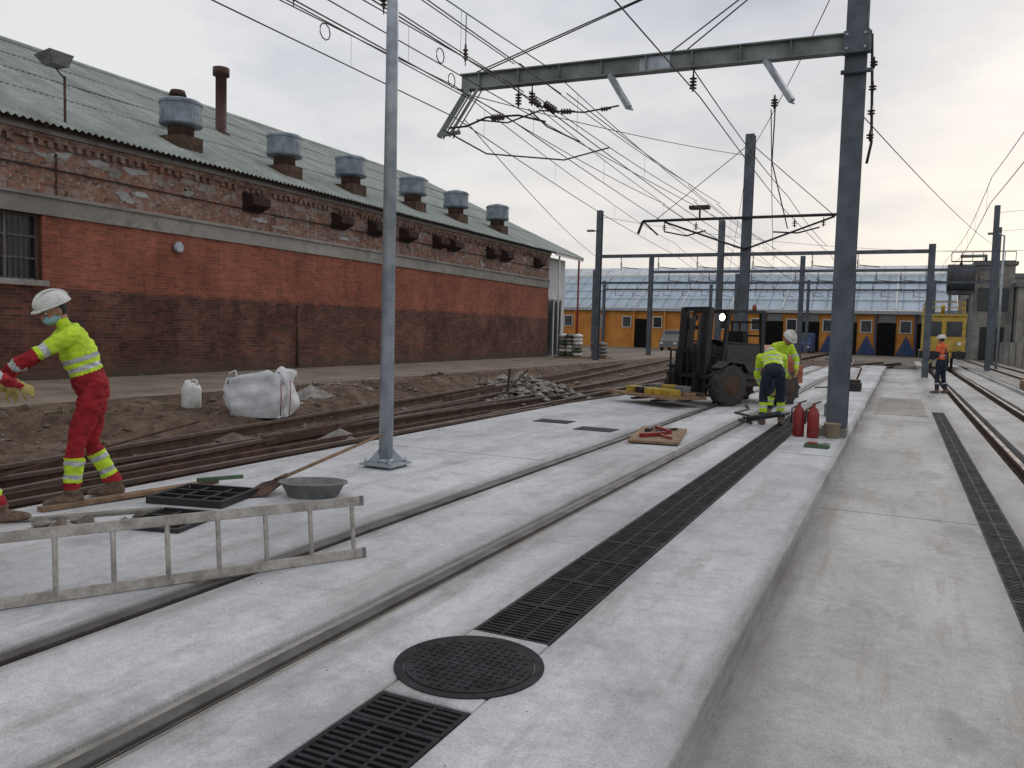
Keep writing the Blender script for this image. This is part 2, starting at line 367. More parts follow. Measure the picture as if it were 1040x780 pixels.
# ---------------------------------------------------------------- tracks
def track(name,xf,y0,y1,zt,g=1.07,sl=True,stp=.62,clips=False):
    b=B(name); n=int((y1-y0)/1.5); 
    for sgn in (-1,1):
        pts=[]
        for i in range(n+1):
            y=y0+(y1-y0)*i/n; pts.append((xf(y)+sgn*g/2,y))
        for i in range(n):
            p,q=pts[i],pts[i+1]
            b.bar((p[0],p[1],zt-.02),(q[0],q[1],zt-.02),.065,.04,RAILTOP)
            b.bar((p[0],p[1],zt-.08),(q[0],q[1],zt-.08),.018,.09,RUST)
            b.bar((p[0],p[1],zt-.132),(q[0],q[1],zt-.132),.13,.018,RUST)
    y=y0
    while y<y1 and sl:
        x=xf(y); j=random.uniform(-.04,.04)
        b.box(x-.95+j,x+.95+j,y-.11,y+.11,zt-.24,zt-.142,WOODD)
        y+=stp
    if clips:
        y=y0
        while y<min(y1,45):
            for sgn in (-1,1):
                x=xf(y)+sgn*g/2
                b.box(x-.15,x+.15,y-.09,y+.09,zt-.17,zt-.142,RUST)
                for s2 in (-1,1): b.box(x+s2*.09-.025,x+s2*.09+.025,y-.03,y+.03,zt-.145,zt-.10,RUST)
            y+=.6
    return b.make()
track('railway_track',xA,-10,85,.0)
track('railway_track',xB,4,60,.005)
track('railway_track',xC,9,60,-.002)
track('railway_track',lambda y:-3.0-.0018*max(0,y-45)**2,45,86,-.02)
track('railway_track',lambda y:2.08+.003*max(0,y-25),-10,86,-.13,sl=False,clips=True)
track('railway_track',lambda y:5.4,-10,86,-.02,clips=True,sl=False)
b=B('railway_track_check_rail')
for (x0,y0,x1,y1) in ((-6.62,3,-6.66,13),(-7.4,8,-7.9,15),(-6.25,15,-5.4,25),(-8.8,15,-11,30)):
    b.bar((x0,y0,-.03),(x1,y1,-.03),.06,.12,RUST)
b.make()
def rock(b,c,r,m):
    ph=random.random()*6
    pts=[(0,0,.62)]+[(math.cos(ph+t*1.2566)*random.uniform(.7,1.1),math.sin(ph+t*1.2566)*random.uniform(.7,1.1),random.uniform(-.1,.3)) for t in range(5)]+[(0,0,-.5)]
    vs=[V(c)+V(p)*r for p in pts]
    fs=[(0,1+i,1+(i+1)%5) for i in range(5)]+[(6,1+(i+1)%5,1+i) for i in range(5)]
    b.add(vs,fs,m)
b=B('gravel')
for i in range(7500):
    y=2+62*random.random()**1.7; x=random.uniform(-12.4,SE-.05)
    if y>20.5 and random.random()<.3: x=random.uniform(-6,-4.3)
    z=hL(x,y) if x<SE else -.09
    rock(b,(x,y,z+.004),.012*random.random()**-.45 if random.random()<.985 else random.uniform(.06,.12),random.choice((STONE,DSTONE,DSTONE,DIRT,DIRT)))
b.make()
b=B('gravel')
for i in range(1200):
    y=1+50*random.random()**1.5; x=random.choice((1.56,2.6))+random.uniform(-.17,.17); rock(b,(x,y,-.29),random.uniform(.015,.035),random.choice((DSTONE,WOODD,ROAD)))
for i in range(900):
    y=2+50*random.random()**1.5; x=random.uniform(3.6,9); z=-.2 if x>6.9 else -.12; rock(b,(x,y,z),random.uniform(.01,.035),STONE)
b.make()
b=B('rubble_pile')
for (cx,cy,n,s,r) in ((-5.3,3.85,14,.22,.10),(-7.9,18.3,190,1.0,.17),(-9.5,20.5,190,1.0,.16),(-8.3,16.5,60,.6,.1),(-11.2,15,60,.7,.08),(-10.6,11.8,40,.8,.09)):
    for i in range(n):
        x=random.gauss(cx,s*.5);y=random.gauss(cy,s*.8); d=math.hypot(x-cx,(y-cy)/1.3)
        z=(hL(x,y) if x<SE else 0)+max(0,.30*(1-d/s) if r>.12 else 0)
        rock(b,(x,y,z+r*.2),r*random.uniform(.35,1),random.choice((STONE,STONE,DSTONE)))
b.make()
b=B('concrete_chips')
for i in range(300):
    x=random.uniform(-6.0,-.7);y=2+20*random.random()**1.4
    if -1.9<x<-1.4 and (y<2.8 or y>3.5): continue
    rock(b,(x,y,.001),random.choice((.002,.003,.004,.006)),random.choice((STONE,CONOLD,DSTONE)))
for i in range(120):
    rock(b,(random.uniform(-.62,.7),2+20*random.random()**1.4,-.149),random.choice((.002,.003,.005)),random.choice((STONE,DSTONE)))
b.make()
b=B('weeds')
for i in range(900):
    if i%3: x=-17.95+abs(random.gauss(0,.12)); y=random.uniform(8,42); z=.03
    else:
        k=random.randint(0,14); x=random.gauss(-11.4+.9*math.sin(k*2.1),.22); y=8+k*1.8+random.gauss(0,.25); z=hL(x,y)
    h=random.uniform(.04,.15); a=random.random()*6.3; w=.02
    p=V((x,y,z));q=V((math.cos(a)*w,math.sin(a)*w,0)); t=p+V((random.uniform(-.08,.08),random.uniform(-.08,.08),h))
    b.add([p-q,p+q,t],[(0,1,2)],WEED)
b.make()
# ---------------------------------------------------------------- brick building
H=empty('brick_warehouse')
XW=-18.0; Y0,Y1=-14,42.0
b=B('walls')
wy0,wy1,wz0,wz1=9.2,12.25,2.35,3.86
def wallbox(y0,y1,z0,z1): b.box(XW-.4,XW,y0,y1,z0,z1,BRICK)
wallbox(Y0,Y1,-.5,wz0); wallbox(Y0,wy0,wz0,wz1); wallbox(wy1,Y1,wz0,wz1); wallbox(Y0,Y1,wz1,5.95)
b.box(-40,XW-.4,Y1-.4,Y1,-.5,6.0,BRICK); b.box(-40,-39.6,Y0,Y1-.4,-.5,5.9,BRICK); b.box(-39.6,XW-.4,Y0,Y0+.4,-.5,5.9,BRICK)
for yy in (Y0,Y1-.4):
    vs=[(-40,yy,5.9),(XW,yy,5.95),(-28.8,yy,10.9),(-40,yy+.4,5.9),(XW,yy+.4,5.95),(-28.8,yy+.4,10.9)]
    b.add(vs,[(0,1,2),(3,5,4),(0,3,4,1),(1,4,5,2),(2,5,3,0)],BRICK)
b.make(H)
b=B('concrete_band')
b.box(XW,XW+.05,Y0,Y1,3.86,4.32,CONOLD); b.box(XW,XW+.10,Y0,Y1,4.26,4.34,CONOLD)
b.box(XW,XW+.07,Y0,Y1,5.55,5.7,BRICK); b.box(XW,XW+.13,Y0,Y1,5.7,5.9,CONOLD)
y=Y0+.2
while y<Y1-.3:
    if random.random()<.8: b.box(XW+.0,XW+.10,y,y+.12,5.42,5.55,BRICK)
    y+=.24
for i in range(110):
    y=random.uniform(8,41.5); z=random.choice((random.uniform(4.45,5.3),random.uniform(5.1,5.4))); w=random.uniform(.08,.4); h=random.uniform(.04,.14)
    vs=[];k=11
    for t in range(k):
        a=2*math.pi*t/k; rr=random.uniform(.4,1.2); vs.append((XW+.010+.0003*(i%9),y+w*rr*math.cos(a),z+h*rr*math.sin(a)))
    vs2=[(XW-.01,p[1],p[2]) for p in vs]
    b.add(vs+vs2,[tuple(range(k))]+[(t,(t+1)%k,k+(t+1)%k,k+t) for t in range(k)],random.choice((CONOLD,CONOLD,KERB,BRICK)))
b.box(XW-.1,XW+.09,wy0-.1,wy1+.1,2.22,2.35,CONOLD)
b.make(H)
b=B('window')
b.box(XW-.28,XW-.26,wy0,wy1,wz0,wz1,GLASS)
k=wy0
while k<=wy1+.01: b.box(XW-.25,XW-.18,k-.03,k+.03,wz0,wz1,GREYP); k+=(wy1-wy0)/4
for z in (wz0+.03,wz0+.5,wz0+1.0,wz1-.03): b.box(XW-.24,XW-.19,wy0,wy1,z-.02,z+.02,GREYP)
k=wy0+.05
while k<wy1: b.cyl((XW-.07,k,wz0),(XW-.07,k,wz1),.01,.01,RUST,6); k+=.13
b.make(H)
b=B('roof'); vs=[];fs=[]
sy=math.radians(25); tn=math.tan(sy); ny=int((46.3+14)/.0295); prof=[(-17.55,0),(-18.7,0),(-20.8,.0),(-23.4,0),(-26,0),(-28.8,0)]
step=(46.3+14)/ny
for j in range(ny+1):
    y=-14+j*step; w=.03*math.sin(2*math.pi*y/.177)
    for x,_ in prof: vs.append((x,y,6.07+tn*(-x-18)+w+.02*fbm(x,y,.4)))
n=len(prof)
for j in range(ny):
    for i in range(n-1): a=j*n+i; fs.append((a,a+1,a+n+1,a+n))
b.add(vs,fs,ROOF,True)
b.add([(-28.8,-14,11.1),(-28.8,46.3,11.1),(-40.5,46.3,5.64),(-40.5,-14,5.64)],[(0,1,2,3)],ROOF)
b.bar((-17.75,-14,5.86),(-17.75,46.3,5.86),.04,.1,WOODD)
for x in (-20.8,-23.4,-26):
    b.bar((x,-14,6.1+tn*(-x-18)),(x,46.3,6.1+tn*(-x-18)),.08,.03,ROOF)
b.cyl((-28.8,-14,11.13),(-28.8,46.3,11.13),.12,.12,ROOF,8)
b.make(H)
b=B('gutter_and_fascia'); b.bar((-17.62,42,5.82),(-17.62,46.3,5.82),.06,.22,WHITEP); b.bar((-17.6,46.28,5.82),(-28.8,46.28,11.0),.06,.22,GALV); b.make(H)
b=B('end_annex')
b.box(-24,-18.45,42,45.5,-.4,5.7,SHEDW); b.box(-18.44,-18.4,42.6,44.9,.1,3.2,GLASS)
for y in (42.5,43.7,44.9): b.box(-18.42,-18.35,y-.06,y+.06,0,3.3,WHITEP)
b.box(-18.42,-18.34,42.4,45,3.3,3.6,WHITEP); b.cyl((-17.8,46.1,0),(-17.8,46.1,5.8),.06,.06,REDP,10); b.cyl((-17.8,43,0),(-17.8,43,5.8),.05,.05,WHITEP,10)
b.make(H)
b=B('roof_ventilators')
VENTM=pm('vent_steel',(.26,.31,.36),.5,.2,scale=3,col2=(.14,.17,.20))
VENTS=[(17.2,1.0),(21.55,.95),(25.2,.95),(29.5,.95),(33.2,.95),(37.5,.95)]
for y,s in VENTS:
    x=-19.05; z=6.07+tn*1.05
    b.box(x-.42,x+.42,y-.42,y+.42,z-.5,z+.22,RUST)
    b.lathe((x,y,z),[(.36,.1),(.36,.55),(.40,.6)],RUST,n=20)
    b.lathe((x,y,z+.5),[(.40,0),(.58,.04),(.60,.08),(.60,.14),(.575,.15),(.575,.62),(.60,.63),(.60,.70),(.5,.76),(.1,.86)],VENTM,n=28,smooth=False)
b.lathe((-23.4,23,8.2),[(.35,0),(.35,.35),(.2,.4),(.2,2.45),(.3,2.46),(.3,2.75),(.12,2.8)],pm('chimney_brown',(.08,.035,.03),.7,0),n=16)
b.lathe((-19.4,17.4,6.7),[(.1,0),(.1,1.35),(.25,1.36),(.2,1.5),(.05,1.52)],RUST,n=12)
b.make(H)
b=B('wall_vents')
for y in (18.9,23.1,25.2,27.3,29.8,31.0,34.7,36.2,40.2):
    z=5.1; w=.36
    b.box(XW,XW+.03,y-w,y+w,z-.28,z+.28,BLACK)
    vs=[(XW+.03,y-w,z+.3),(XW+.45,y-w,z+.14),(XW+.45,y-w,z-.08),(XW+.03,y-w,z-.25)]
    vs+= [(p[0],y+w,p[2]) for p in vs]
    b.add(vs,[(0,1,2,3),(7,6,5,4),(0,4,5,1),(1,5,6,2),(2,6,7,3)],DKB)
b.lathe((XW,16.1,3.5),[(.02,0),(.14,.02),(.17,.08),(.12,.14)],GALV,axis=(1,0,0),n=16)
b.cyl((XW+.05,21,0),(XW+.05,21,2.1),.04,.04,RUST,8)
b.bar((XW+.02,12.6,3.86),(XW+.02,12.6,5.3),.03,.03,RUST)
b.tube([(XW+.04,8,4.95),(XW+.04,20,4.9),(XW+.05,30,4.95),(XW+.04,42,4.9)],.018,CABLE)
b.make(H)
b=B('floodlight')
b.cyl((-18,12.85,5.5),(-18,12.85,7.15),.03,.03,RUST,8); b.tube([(-18,12.85,7.1),(-17.9,12.6,7.2),(-17.7,12.4,7.25)],.02,RUST)
vs=[(-17.9,12.25,7.22),(-17.5,12.25,7.22),(-17.5,12.6,7.22),(-17.9,12.6,7.22),(-18.0,12.1,7.42),(-17.45,12.1,7.5),(-17.45,12.7,7.5),(-18.0,12.7,7.42)]
b.add(vs,[(3,2,1,0),(4,5,6,7),(0,1,5,4),(1,2,6,5),(2,3,7,6),(3,0,4,7)],GREYP)
b.make(H)
# ---------------------------------------------------------------- far depot
D=empty('train_depot')
b=B('walls'); x=-60
b.box(-60,4.6,89.5,120,-.4,4.2,OWALL)
i=0
while x<4:
    x1=x+3.6
    if x>-16 or i%3==0:
        b.box(x+.2,x+1.9,89.3,89.52,-.2,random.choice((2.7,3.1)),PITDARK)  # black box on the wall paints the shade inside an open doorway
    b.box(x+2.3,x+3.2,89.36,89.5,2.2,3.3,GLASS); b.box(x+2.2,x+3.3,89.4,89.49,2.1,3.4,WHITEP)
    if x>-14:
        b.add([(x+1.95,89.2,-.1),(x+3.75,89.2,-.1),(x+2.85,89.2,1.9)],[(0,1,2)],BLUEP)
        b.box(x+.3,x+1.8,89.24,89.29,3.15,3.9,GREYP)
    b.box(x-.05,x+.12,89.1,89.5,-.2,4.2,BLUEP if x>-16 else OWALL)
    x=x1;i+=1
b.box(-60.2,4.8,89.0,89.6,4.0,4.35,GALV)
b.make(D)
b=B('roof')
b.add([(-60,89,4.4),(4.8,89,4.4),(4.8,97,8.4),(-60,97,8.4)],[(0,1,2,3)],SHEDR)
b.add([(-60,97,8.4),(4.8,97,8.4),(4.8,100,9.7),(-60,100,9.7)],[(0,1,2,3)],SHEDW)
b.add([(-60,100,9.7),(4.8,100,9.7),(4.8,124,5.5),(-60,124,5.5)],[(0,1,2,3)],SHEDW)
b.add([(4.8,89,4.3),(4.8,100,9.7),(4.8,124,5.5),(4.8,124,-.3),(4.8,89,-.3)],[(0,1,2,3,4)],GREYP)
x=-60
while x<4.8: b.bar((x,89,4.47),(x,97,8.47),.12,.1,WHITEP); x+=5.4
for t in (.25,.5,.75): b.bar((-60,89+8*t,4.46+4*t),(4.8,89+8*t,4.46+4*t),.1,.08,WHITEP)
b.bar((-60,97,8.45),(4.8,97,8.45),.3,.25,WHITEP)
b.make(D)
b=B('office_building'); b.box(6,14,110,125,-.5,9,CONOLD)
for i in range(4):
    for j in range(2): b.box(6.8+i*1.8,8+i*1.8,109.9,109.99,2+j*3,3.6+j*3,GLASS)
b.box(5.8,14.2,109.8,125.2,9,9.5,GREYP); b.make()
b=B('concrete_industrial_building')
b.box(5.6,8.6,82,88,-.5,8.2,CONOLD); b.box(5.4,8.8,81.8,88.2,8.2,8.5,GREYP)
b.box(5.9,7.0,81.9,81.99,4.2,6.2,GLASS); b.box(7.4,8.2,81.9,81.99,4.2,6.2,GLASS); b.box(6.2,8,81.9,81.99,-.1,2.8,BLACK)
b.box(8.7,18,80,88,-.5,6.2,CONOLD); b.box(8.5,18.2,79.8,88.2,6.2,6.6,GREYP)
for k in range(6): b.box(9.3+k*1.5,10.2+k*1.5,79.9,79.99,2.2,4.4,GLASS)
DKT=pm('dark_tank',(.06,.065,.07),.7,0,scale=2)
b.cyl((3.4,81.5,7.0),(5.5,81.5,7.0),1.25,1.25,DKT,20); b.box(3.5,5.4,80.6,82.4,5.6,5.9,DKT)
for x in (3.7,5.3):
    for y in (80.7,82.3): b.bar((x,y,-.3),(x,y,5.6),.15,.15,GREYP)
    b.bar((x,80.7,2),(x,82.3,5.5),.08,.08,GREYP)
b.tube([(4.4,81,8.2),(4.4,81,8.9),(6.4,83,9.1),(6.4,83,8.4)],.15,GREYP,10)
for k in range(7): b.bar((3.6+k*.8,80.4,8.4),(3.6+k*.8,80.4,9.2),.05,.05,DKT)
b.bar((3.6,80.4,9.2),(8.4,80.4,9.2),.06,.06,DKT); b.bar((3.6,80.4,8.4),(8.4,80.4,8.4),.1,.1,DKT)
b.make()
b=B('concrete_wall'); b.box(7.5,7.8,20,79,-.4,1.5,CONOLD)
for k in range(15): b.box(7.42,7.5,20+k*4,20.25+k*4,-.4,1.56,CONOLD)
b.make()
b=B('hills'); vs=[];n=90
for i in range(n+1):
    x=-700+1400*i/n; h=14+10*fbm(x,0,.006)+3*fbm(x,5,.05); vs+=[(x,520,-5),(x,560,h)]
b.add(vs,[(2*i,2*i+2,2*i+3,2*i+1) for i in range(n)],pm('distant_hill',(.12,.15,.15),.95,0,scale=.05,col2=(.08,.1,.1)),True); b.make()
# ---------------------------------------------------------------- poles and gantries
def hpole(b,x,y,h,w=.27,m=POLEG,z0=-.1):
    b.box(x-w/2,x+w/2,y-w/2,y-w/2+.02,z0,h,m); b.box(x-w/2,x+w/2,y+w/2-.02,y+w/2,z0,h,m); b.box(x-.01,x+.01,y-w/2+.02,y+w/2-.02,z0,h,m)
    z=z0+1
    while z<h: b.box(x-w/2+.01,x+w/2-.01,y-w/2+.02,y+w/2-.02,z,z+.012,m); z+=1.1
def insul(b,p,d,n=4,r=.055,s=.04,m=PORC):
    d=V(d).normalized(); pr=[(.012,-.04)]
    for i in range(n): pr+=[(.02,i*s),(r,i*s+.008),(r,i*s+.016),(.02,i*s+.024)]
    pr+=[(.012,n*s+.05)]
    b.lathe(p,pr,m,axis=d,n=12)
def sag(p,q,s,n=10):
    p=V(p);q=V(q); return [p.lerp(q,i/n)-V((0,0,4*s*(i/n)*(1-i/n))) for i in range(n+1)]
G1=empty('overhead_line_gantry')
b=B('pole'); hpole(b,-.83,13.4,8.2,.30); b.box(-1.1,-.67,13.13,13.67,-.02,.12,CONOLD); b.box(-1.02,-.68,13.2,13.6,.12,.15,POLEG)
for sy in (-.15,.15): b.cyl((-.98,13.4+sy,.15),(-.98,13.4+sy,.21),.018,.018,GALV,6)
b.make(G1)
b=B('beam'); ZB=5.86; yb=lambda x:13.2+(x+.8)*.055
A0=V((-7.3,yb(-7.3),ZB));A1=V((-.62,yb(-.62),ZB))
b.bar(A0+V((0,0,.13)),A1+V((0,0,.13)),.18,.02,BEAM); b.bar(A0-V((0,0,.13)),A1-V((0,0,.13)),.18,.02,BEAM)
b.bar(A0,A1,.02,.24,BEAM)
for i in range(9):
    p=A0.lerp(A1,(i+.5)/9); b.box(p.x-.008,p.x+.008,p.y-.08,p.y+.08,ZB-.12,ZB+.12,BEAM)
p=A0.lerp(A1,.52); b.bar(p-V((.25,0,0)),p+V((.25,0,0)),.05,.22,GALV)
b.box(-1.0,-.64,13.1,13.24,5.70,6.02,POLEG)
for zz_ in (5.76,5.96):
    for xx_ in (-.95,-.70): b.cyl((xx_,13.1,zz_),(xx_,13.07,zz_),.02,.02,GALV,6)
b.cyl((-1.02,13.2,5.45),(-.58,13.2,5.45),.035,.035,POLEG,8)
def strut(x,dx,dz,w=.07,m=BEAM):
    p=V((x,yb(x)-.06,ZB-.14)); b.bar(p,p+V((dx,-.25,dz)),w,w,m); b.bar(p+V((0,.14,0)),p+V((dx,-.11,dz)),w,.02,m)
strut(-7.15,-.42,-.85,.09); strut(-6.95,-.42,-.85,.05); b.bar((-7.6,yb(-7.3)-.3,4.9),(-7.2,yb(-7.2)-.2,4.95),.06,.06,BEAM)
strut(-4.55,.42,-.62,.08,GALV); strut(-2.1,.45,-.72,.08,GALV)
b.make(G1)
b=B('tie_rods')
T=V((-.83,13.35,7.95))
for x in (-7.1,-6.95,-3.6,-3.35): b.tube([(x,yb(x),ZB+.14),T-V((.1,0,.1*(x>-5)))],.012,CABLE,5)
b.tube([(-.62,13.3,6.0),(-.58,13.25,5.2),(-.55,13.25,4.4),(-.6,13.25,4.1)],.02,BLACK); 
for z in (5.5,5.15,4.8,4.45): insul(b,(-.57,13.2,z),(0,0,1),2)
b.tube([(-1.9,yb(-1.9)-.2,5.05),(-1.95,13.2,4.2),(-1.9,15,3.4)],.01,CABLE); insul(b,(-1.9,yb(-1.9)-.3,4.95),(0,0,1),3)
b.make(G1)
b=B('registration_arms')
def hang(x,z=ZB-.14):
    insul(b,(x,yb(x),z-.32),(0,0,1),4,.06,.05); b.cyl((x,yb(x),z-.3),(x,yb(x),z),.012,.012,BLACK,6)
hang(-5.95);hang(-3.2);hang(-6.2)
b.tube([(-7.35,12.5,5.0),(-7.0,12.5,5.0),(-6.6,12.5,5.12),(-6.0,12.5,5.1),(-5.5,12.5,4.95)],.018,BLACK)
b.tube([(-6.9,12.7,5.15),(-6.3,12.7,5.05),(-5.7,12.7,5.2),(-4.9,12.7,5.1),(-4.3,12.7,5.15)],.014,BLACK)
b.tube([(-6.0,12.9,5.3),(-5.6,12.8,4.95),(-5.2,12.8,4.75),(-5.0,12.8,4.65)],.014,BLACK)
b.tube([(-7.4,12.4,4.95),(-6.8,12.9,4.6),(-5.6,13.6,4.55),(-4.9,14,4.8)],.014,BLACK)
insul(b,(-6.5,12.5,5.1),(1,0,0),5,.06,.05); insul(b,(-5.3,12.7,5.15),(1,-.1,-.1),4,.05,.05); insul(b,(-5.9,12.9,5.45),(.6,0,-.6),3,.06,.06)
insul(b,(-4.6,12.7,5.12),(1,0,0),3,.04,.04); insul(b,(-5.6,12.7,5.3),(.7,0,-.5),5,.07,.05)
b.make(G1)
G2=empty('overhead_line_mast')
b=B('pole'); hpole(b,-4.4,25.4,7.55,.27); b.make(G2)
b=B('cantilever'); 
b.cyl((-7.6,25.2,5.05),(-1.8,25.2,5.05),.045,.045,BLACK,8); b.bar((-7.6,25.2,5.05),(-7.75,25.2,4.65),.07,.07,BLACK); b.bar((-7.6,25.2,5.05),(-7.1,25.2,4.6),.05,.05,BLACK)
b.cyl((-4.4,25.2,4.1),(-1.9,25.2,5.0),.03,.03,BLACK,8); b.cyl((-4.4,25.2,4.1),(-6.9,25.2,5.0),.03,.03,BLACK,8)
for x in (-6.9,-5.9,-3.0,-2.2): insul(b,(x,25.2,4.75),(0,0,1),3,.07,.06)
b.tube([(-6.9,25.2,4.7),(-6.2,25.2,4.55),(-5.6,25.2,4.7)],.025,BLACK); b.tube([(-3.6,25.2,4.6),(-2.9,25.2,4.55),(-2.3,25.2,4.7)],.025,BLACK)
b.box(-6.1,-5.5,25.0,25.3,5.35,5.45,RUST); b.bar((-5.8,25.2,5.05),(-5.8,25.2,5.4),.05,.05,BLACK)
b.tube([(-4.4,25.4,7.3),(-7.2,25.3,5.1)],.012,CABLE,5); b.tube([(-4.4,25.4,7.3),(-2,25.3,5.1)],.012,CABLE,5)
b.make(G2)
def portal(y,xs,zt,beamz,m=POLEG,w=.27):
    g=empty('overhead_line_portal'); b=B('frame')
    for x,h in xs: hpole(b,x,y,h,w,m)
    x0=min(x for x,_ in xs);x1=max(x for x,_ in xs)
    b.bar((x0,y,beamz),(x1,y,beamz),.14,.16,m); 
    x=x0+1.2
    while x<x1-.5:
        b.cyl((x,y,beamz),(x,y,beamz-.7),.02,.02,BLACK,5); b.cyl((x,y,beamz-.55),(x+.9,y,beamz-.65),.02,.02,BLACK,5); insul(b,(x,y,beamz-.5),(0,0,1),3,.07,.06); x+=random.choice((1.3,1.9,2.6))
    b.make(g)
portal(39,[(-14,7.6),(-7.9,6.9),(1.0,5.6)],0,5.3)
portal(52,[(-15,6.6),(-5.6,6.4),(4.4,9.0)],0,5.5)
portal(66,[(-24,6.8),(-12,6.4),(-3.4,6.4),(5.8,9.5)],0,5.7)
portal(80,[(-28,6.8),(-17,6.4),(-8,6.8),(2.4,6.6)],0,5.9)
b=B('overhead_wires')
sup=[-40,-12,12.9,25.2,39,52,66,80,110]
def catenary(x,zc,zm,drift=0,r=.010,drop=5.1,zz=.12):
    for i in range(len(sup)-1):
        ya,yb_=sup[i],sup[i+1]; xa=x+drift*max(0,ya-13)+zz*(-1)**i; xb=x+drift*max(0,yb_-13)-zz*(-1)**i
        b.tube(sag((xa,ya,zc),(xb,yb_,zc),.02,4),r,CABLE,5)
        if zm:
            sg=(yb_-ya)**2*.0004
            S=sag((xa,ya,zm),(xb,yb_,zm),sg,12); b.tube(S,r*.9,CABLE,5)
            k=ya+1.5
            while k<yb_-.8:
                t=(k-ya)/(yb_-ya); xm=xa+(xb-xa)*t; z2=zm-4*sg*t*(1-t)
                b.cyl((xm,k,zc-.02),(xm,k,z2),.003,.003,CABLE,4); k+=drop
catenary(-5.75,5.25,5.95,-.02); catenary(-6.6,5.25,5.85,-.05); catenary(-7.6,5.3,5.85,-.10)
catenary(-3.15,5.2,0,0); catenary(2.08,5.2,5.9,0)
b.tube(sag((-3.2,13,5.7),(-3.2,25.2,5.6),.1,8),.01,CABLE,5); b.tube(sag((-3.2,25.2,5.6),(-3.2,39,5.6),.1,8),.01,CABLE,5)
for (x,z) in ((-5.3,5.5),(-6.2,6.1),(-6.0,5.6),(-7.0,5.55)):
    for i in range(len(sup)-1): b.tube(sag((x,sup[i],z),(x+.1*(-1)**i,sup[i+1],z),.08,8),.009,CABLE,5)
for p,q,s in (((-8,-6,6.3),(-5.3,25.2,5.1),.15),((-4.4,25.3,7.2),(-10,52,5.5),.3),((-14,39,7.3),(4.4,52,6.5),.5),((-.83,13.4,7.6),(-4.4,25.3,7.0),.2),((-.83,13.4,5.0),(4.4,52,6.8),.2),((4.4,52,8.6),(40,40,11),.4),((4.4,52,7.6),(40,42,9.5),.4),((1,39,5.3),(24,39,5.8),.2),((-2.0,13.2,5.0),(-5.5,39,5.0),.2),((-7.3,12.9,5.7),(-4.4,25.3,6.9),.1),((-7.2,12.8,5.2),(-14,39,5.2),.2)):
    b.tube(sag(p,q,s,10),.009,CABLE,5)
for (x,y,z) in ((-6.7,8.3,5.25),(-5.8,9.6,5.25),(-6.2,10.6,5.25)):
    b.tube([(x+.0,y+.10*math.cos(t*.7),z-.09+.10*math.sin(t*.7)) for t in range(10)],.008,CABLE,5)
for (x,y) in ((-6.6,7.6),(-5.75,8.2),(-5.75,10.2)): insul(b,(x,y,5.3),(0,0,1),3,.04,.05); b.cyl((x,y,5.2),(x,y,5.9),.008,.008,CABLE,4)
b.make()
b=B('galvanized_pole')
q=V((-4.9,7.15,0)); b.cyl(q+V((0,0,.02)),q+V((0,0,8.5)),.076,.05,GALV,24)
b.box(q.x-.2,q.x+.2,q.y-.2,q.y+.2,.03,.05,GALV)
for sx in(-1,1):
    for sy_ in (-1,1):
        b.cyl(q+V((.15*sx,.15*sy_,0)),q+V((.15*sx,.15*sy_,.10)),.014,.014,GALV,6); b.cyl(q+V((.15*sx,.15*sy_,.05)),q+V((.15*sx,.15*sy_,.07)),.026,.026,GALV,6)
        b.add([q+V((.06*sx,.06*sy_,.05)),q+V((.15*sx,.15*sy_,.05)),q+V((.05*sx,.05*sy_,.2))],[(0,1,2)],GALV)
b.cyl(q+V((0,0,.05)),q+V((0,0,.09)),.09,.082,GALV,24)
b.make()
def street_lamp(x,y,h,arm):
    b=B('street_lamp'); b.cyl((x,y,-.2),(x,y,h),.08,.05,GALV,12); b.tube([(x,y,h-.05),(x+arm*.5,y,h+.1),(x+arm,y,h+.12)],.035,GALV,8)
    b.box(x+arm-.1 if arm>0 else x+arm-.35,x+arm+.35 if arm>0 else x+arm+.1,y-.12,y+.12,h+.06,h+.17,GREYP); b.make()
street_lamp(5.1,55,7.7,-.5); street_lamp(-17.1,47.5,7.6,-.4); street_lamp(9,70,7,-.6)
# ---------------------------------------------------------------- ladder
b=B('ladder')
d=V((1,1.7,0)).normalized(); s0=V((-4.75,1.4,.03)); Ln=3.30; tilt=V((-.16*d.y,.16*d.x,1)).normalized()*.335
b.bar(s0,s0+d*Ln,.025,.06,ALU,up=tilt); b.bar(s0+tilt,s0+d*Ln+tilt,.025,.06,ALU,up=tilt)
k=.16
while k<Ln: b.cyl(s0+d*k,s0+d*k+tilt,.014,.014,ALU,8); k+=.28
for t in (V((0,0,0)),tilt): b.bar(s0+d*(Ln-.01)+t,s0+d*(Ln+.02)+t,.03,.064,GREYP,up=tilt)
b.make(bevel=.004)
b=B('plastic_drain_frame')
def fbox(cx,cy,rot,w,l,h,z=0):
    b.M=Matrix.Translation((cx,cy,z))@Matrix.Rotation(rot,4,'Z')
    b.box(-w/2,w/2,-l/2,-l/2+.03,0,h,BLACK); b.box(-w/2,w/2,l/2-.03,l/2,0,h,BLACK); b.box(-w/2,-w/2+.03,-l/2+.03,l/2-.03,0,h,BLACK); b.box(w/2-.03,w/2,-l/2+.03,l/2-.03,0,h,BLACK)
    b.box(-w/2+.03,w/2-.03,-l/2+.03,l/2-.03,.004,.012,PITDARK)
    for i in (1,2): b.box(-w/2+.03,w/2-.03,-l/2+l*i/3-.012,-l/2+l*i/3+.012,.012,h-.01,BLACK)
    for i in (1,2): b.box(-w/2+w*i/3-.012,-w/2+w*i/3+.012,-l/2+.03,l/2-.03,.0125,h-.014,BLACK)
    b.M=Matrix.Identity(4)
fbox(-5.25,4.98,.25,.68,.60,.06); b.make()
b=B('plastic_drain_frame'); fbox(-4.85,4.28,.25,.52,.6,.03); b.make()
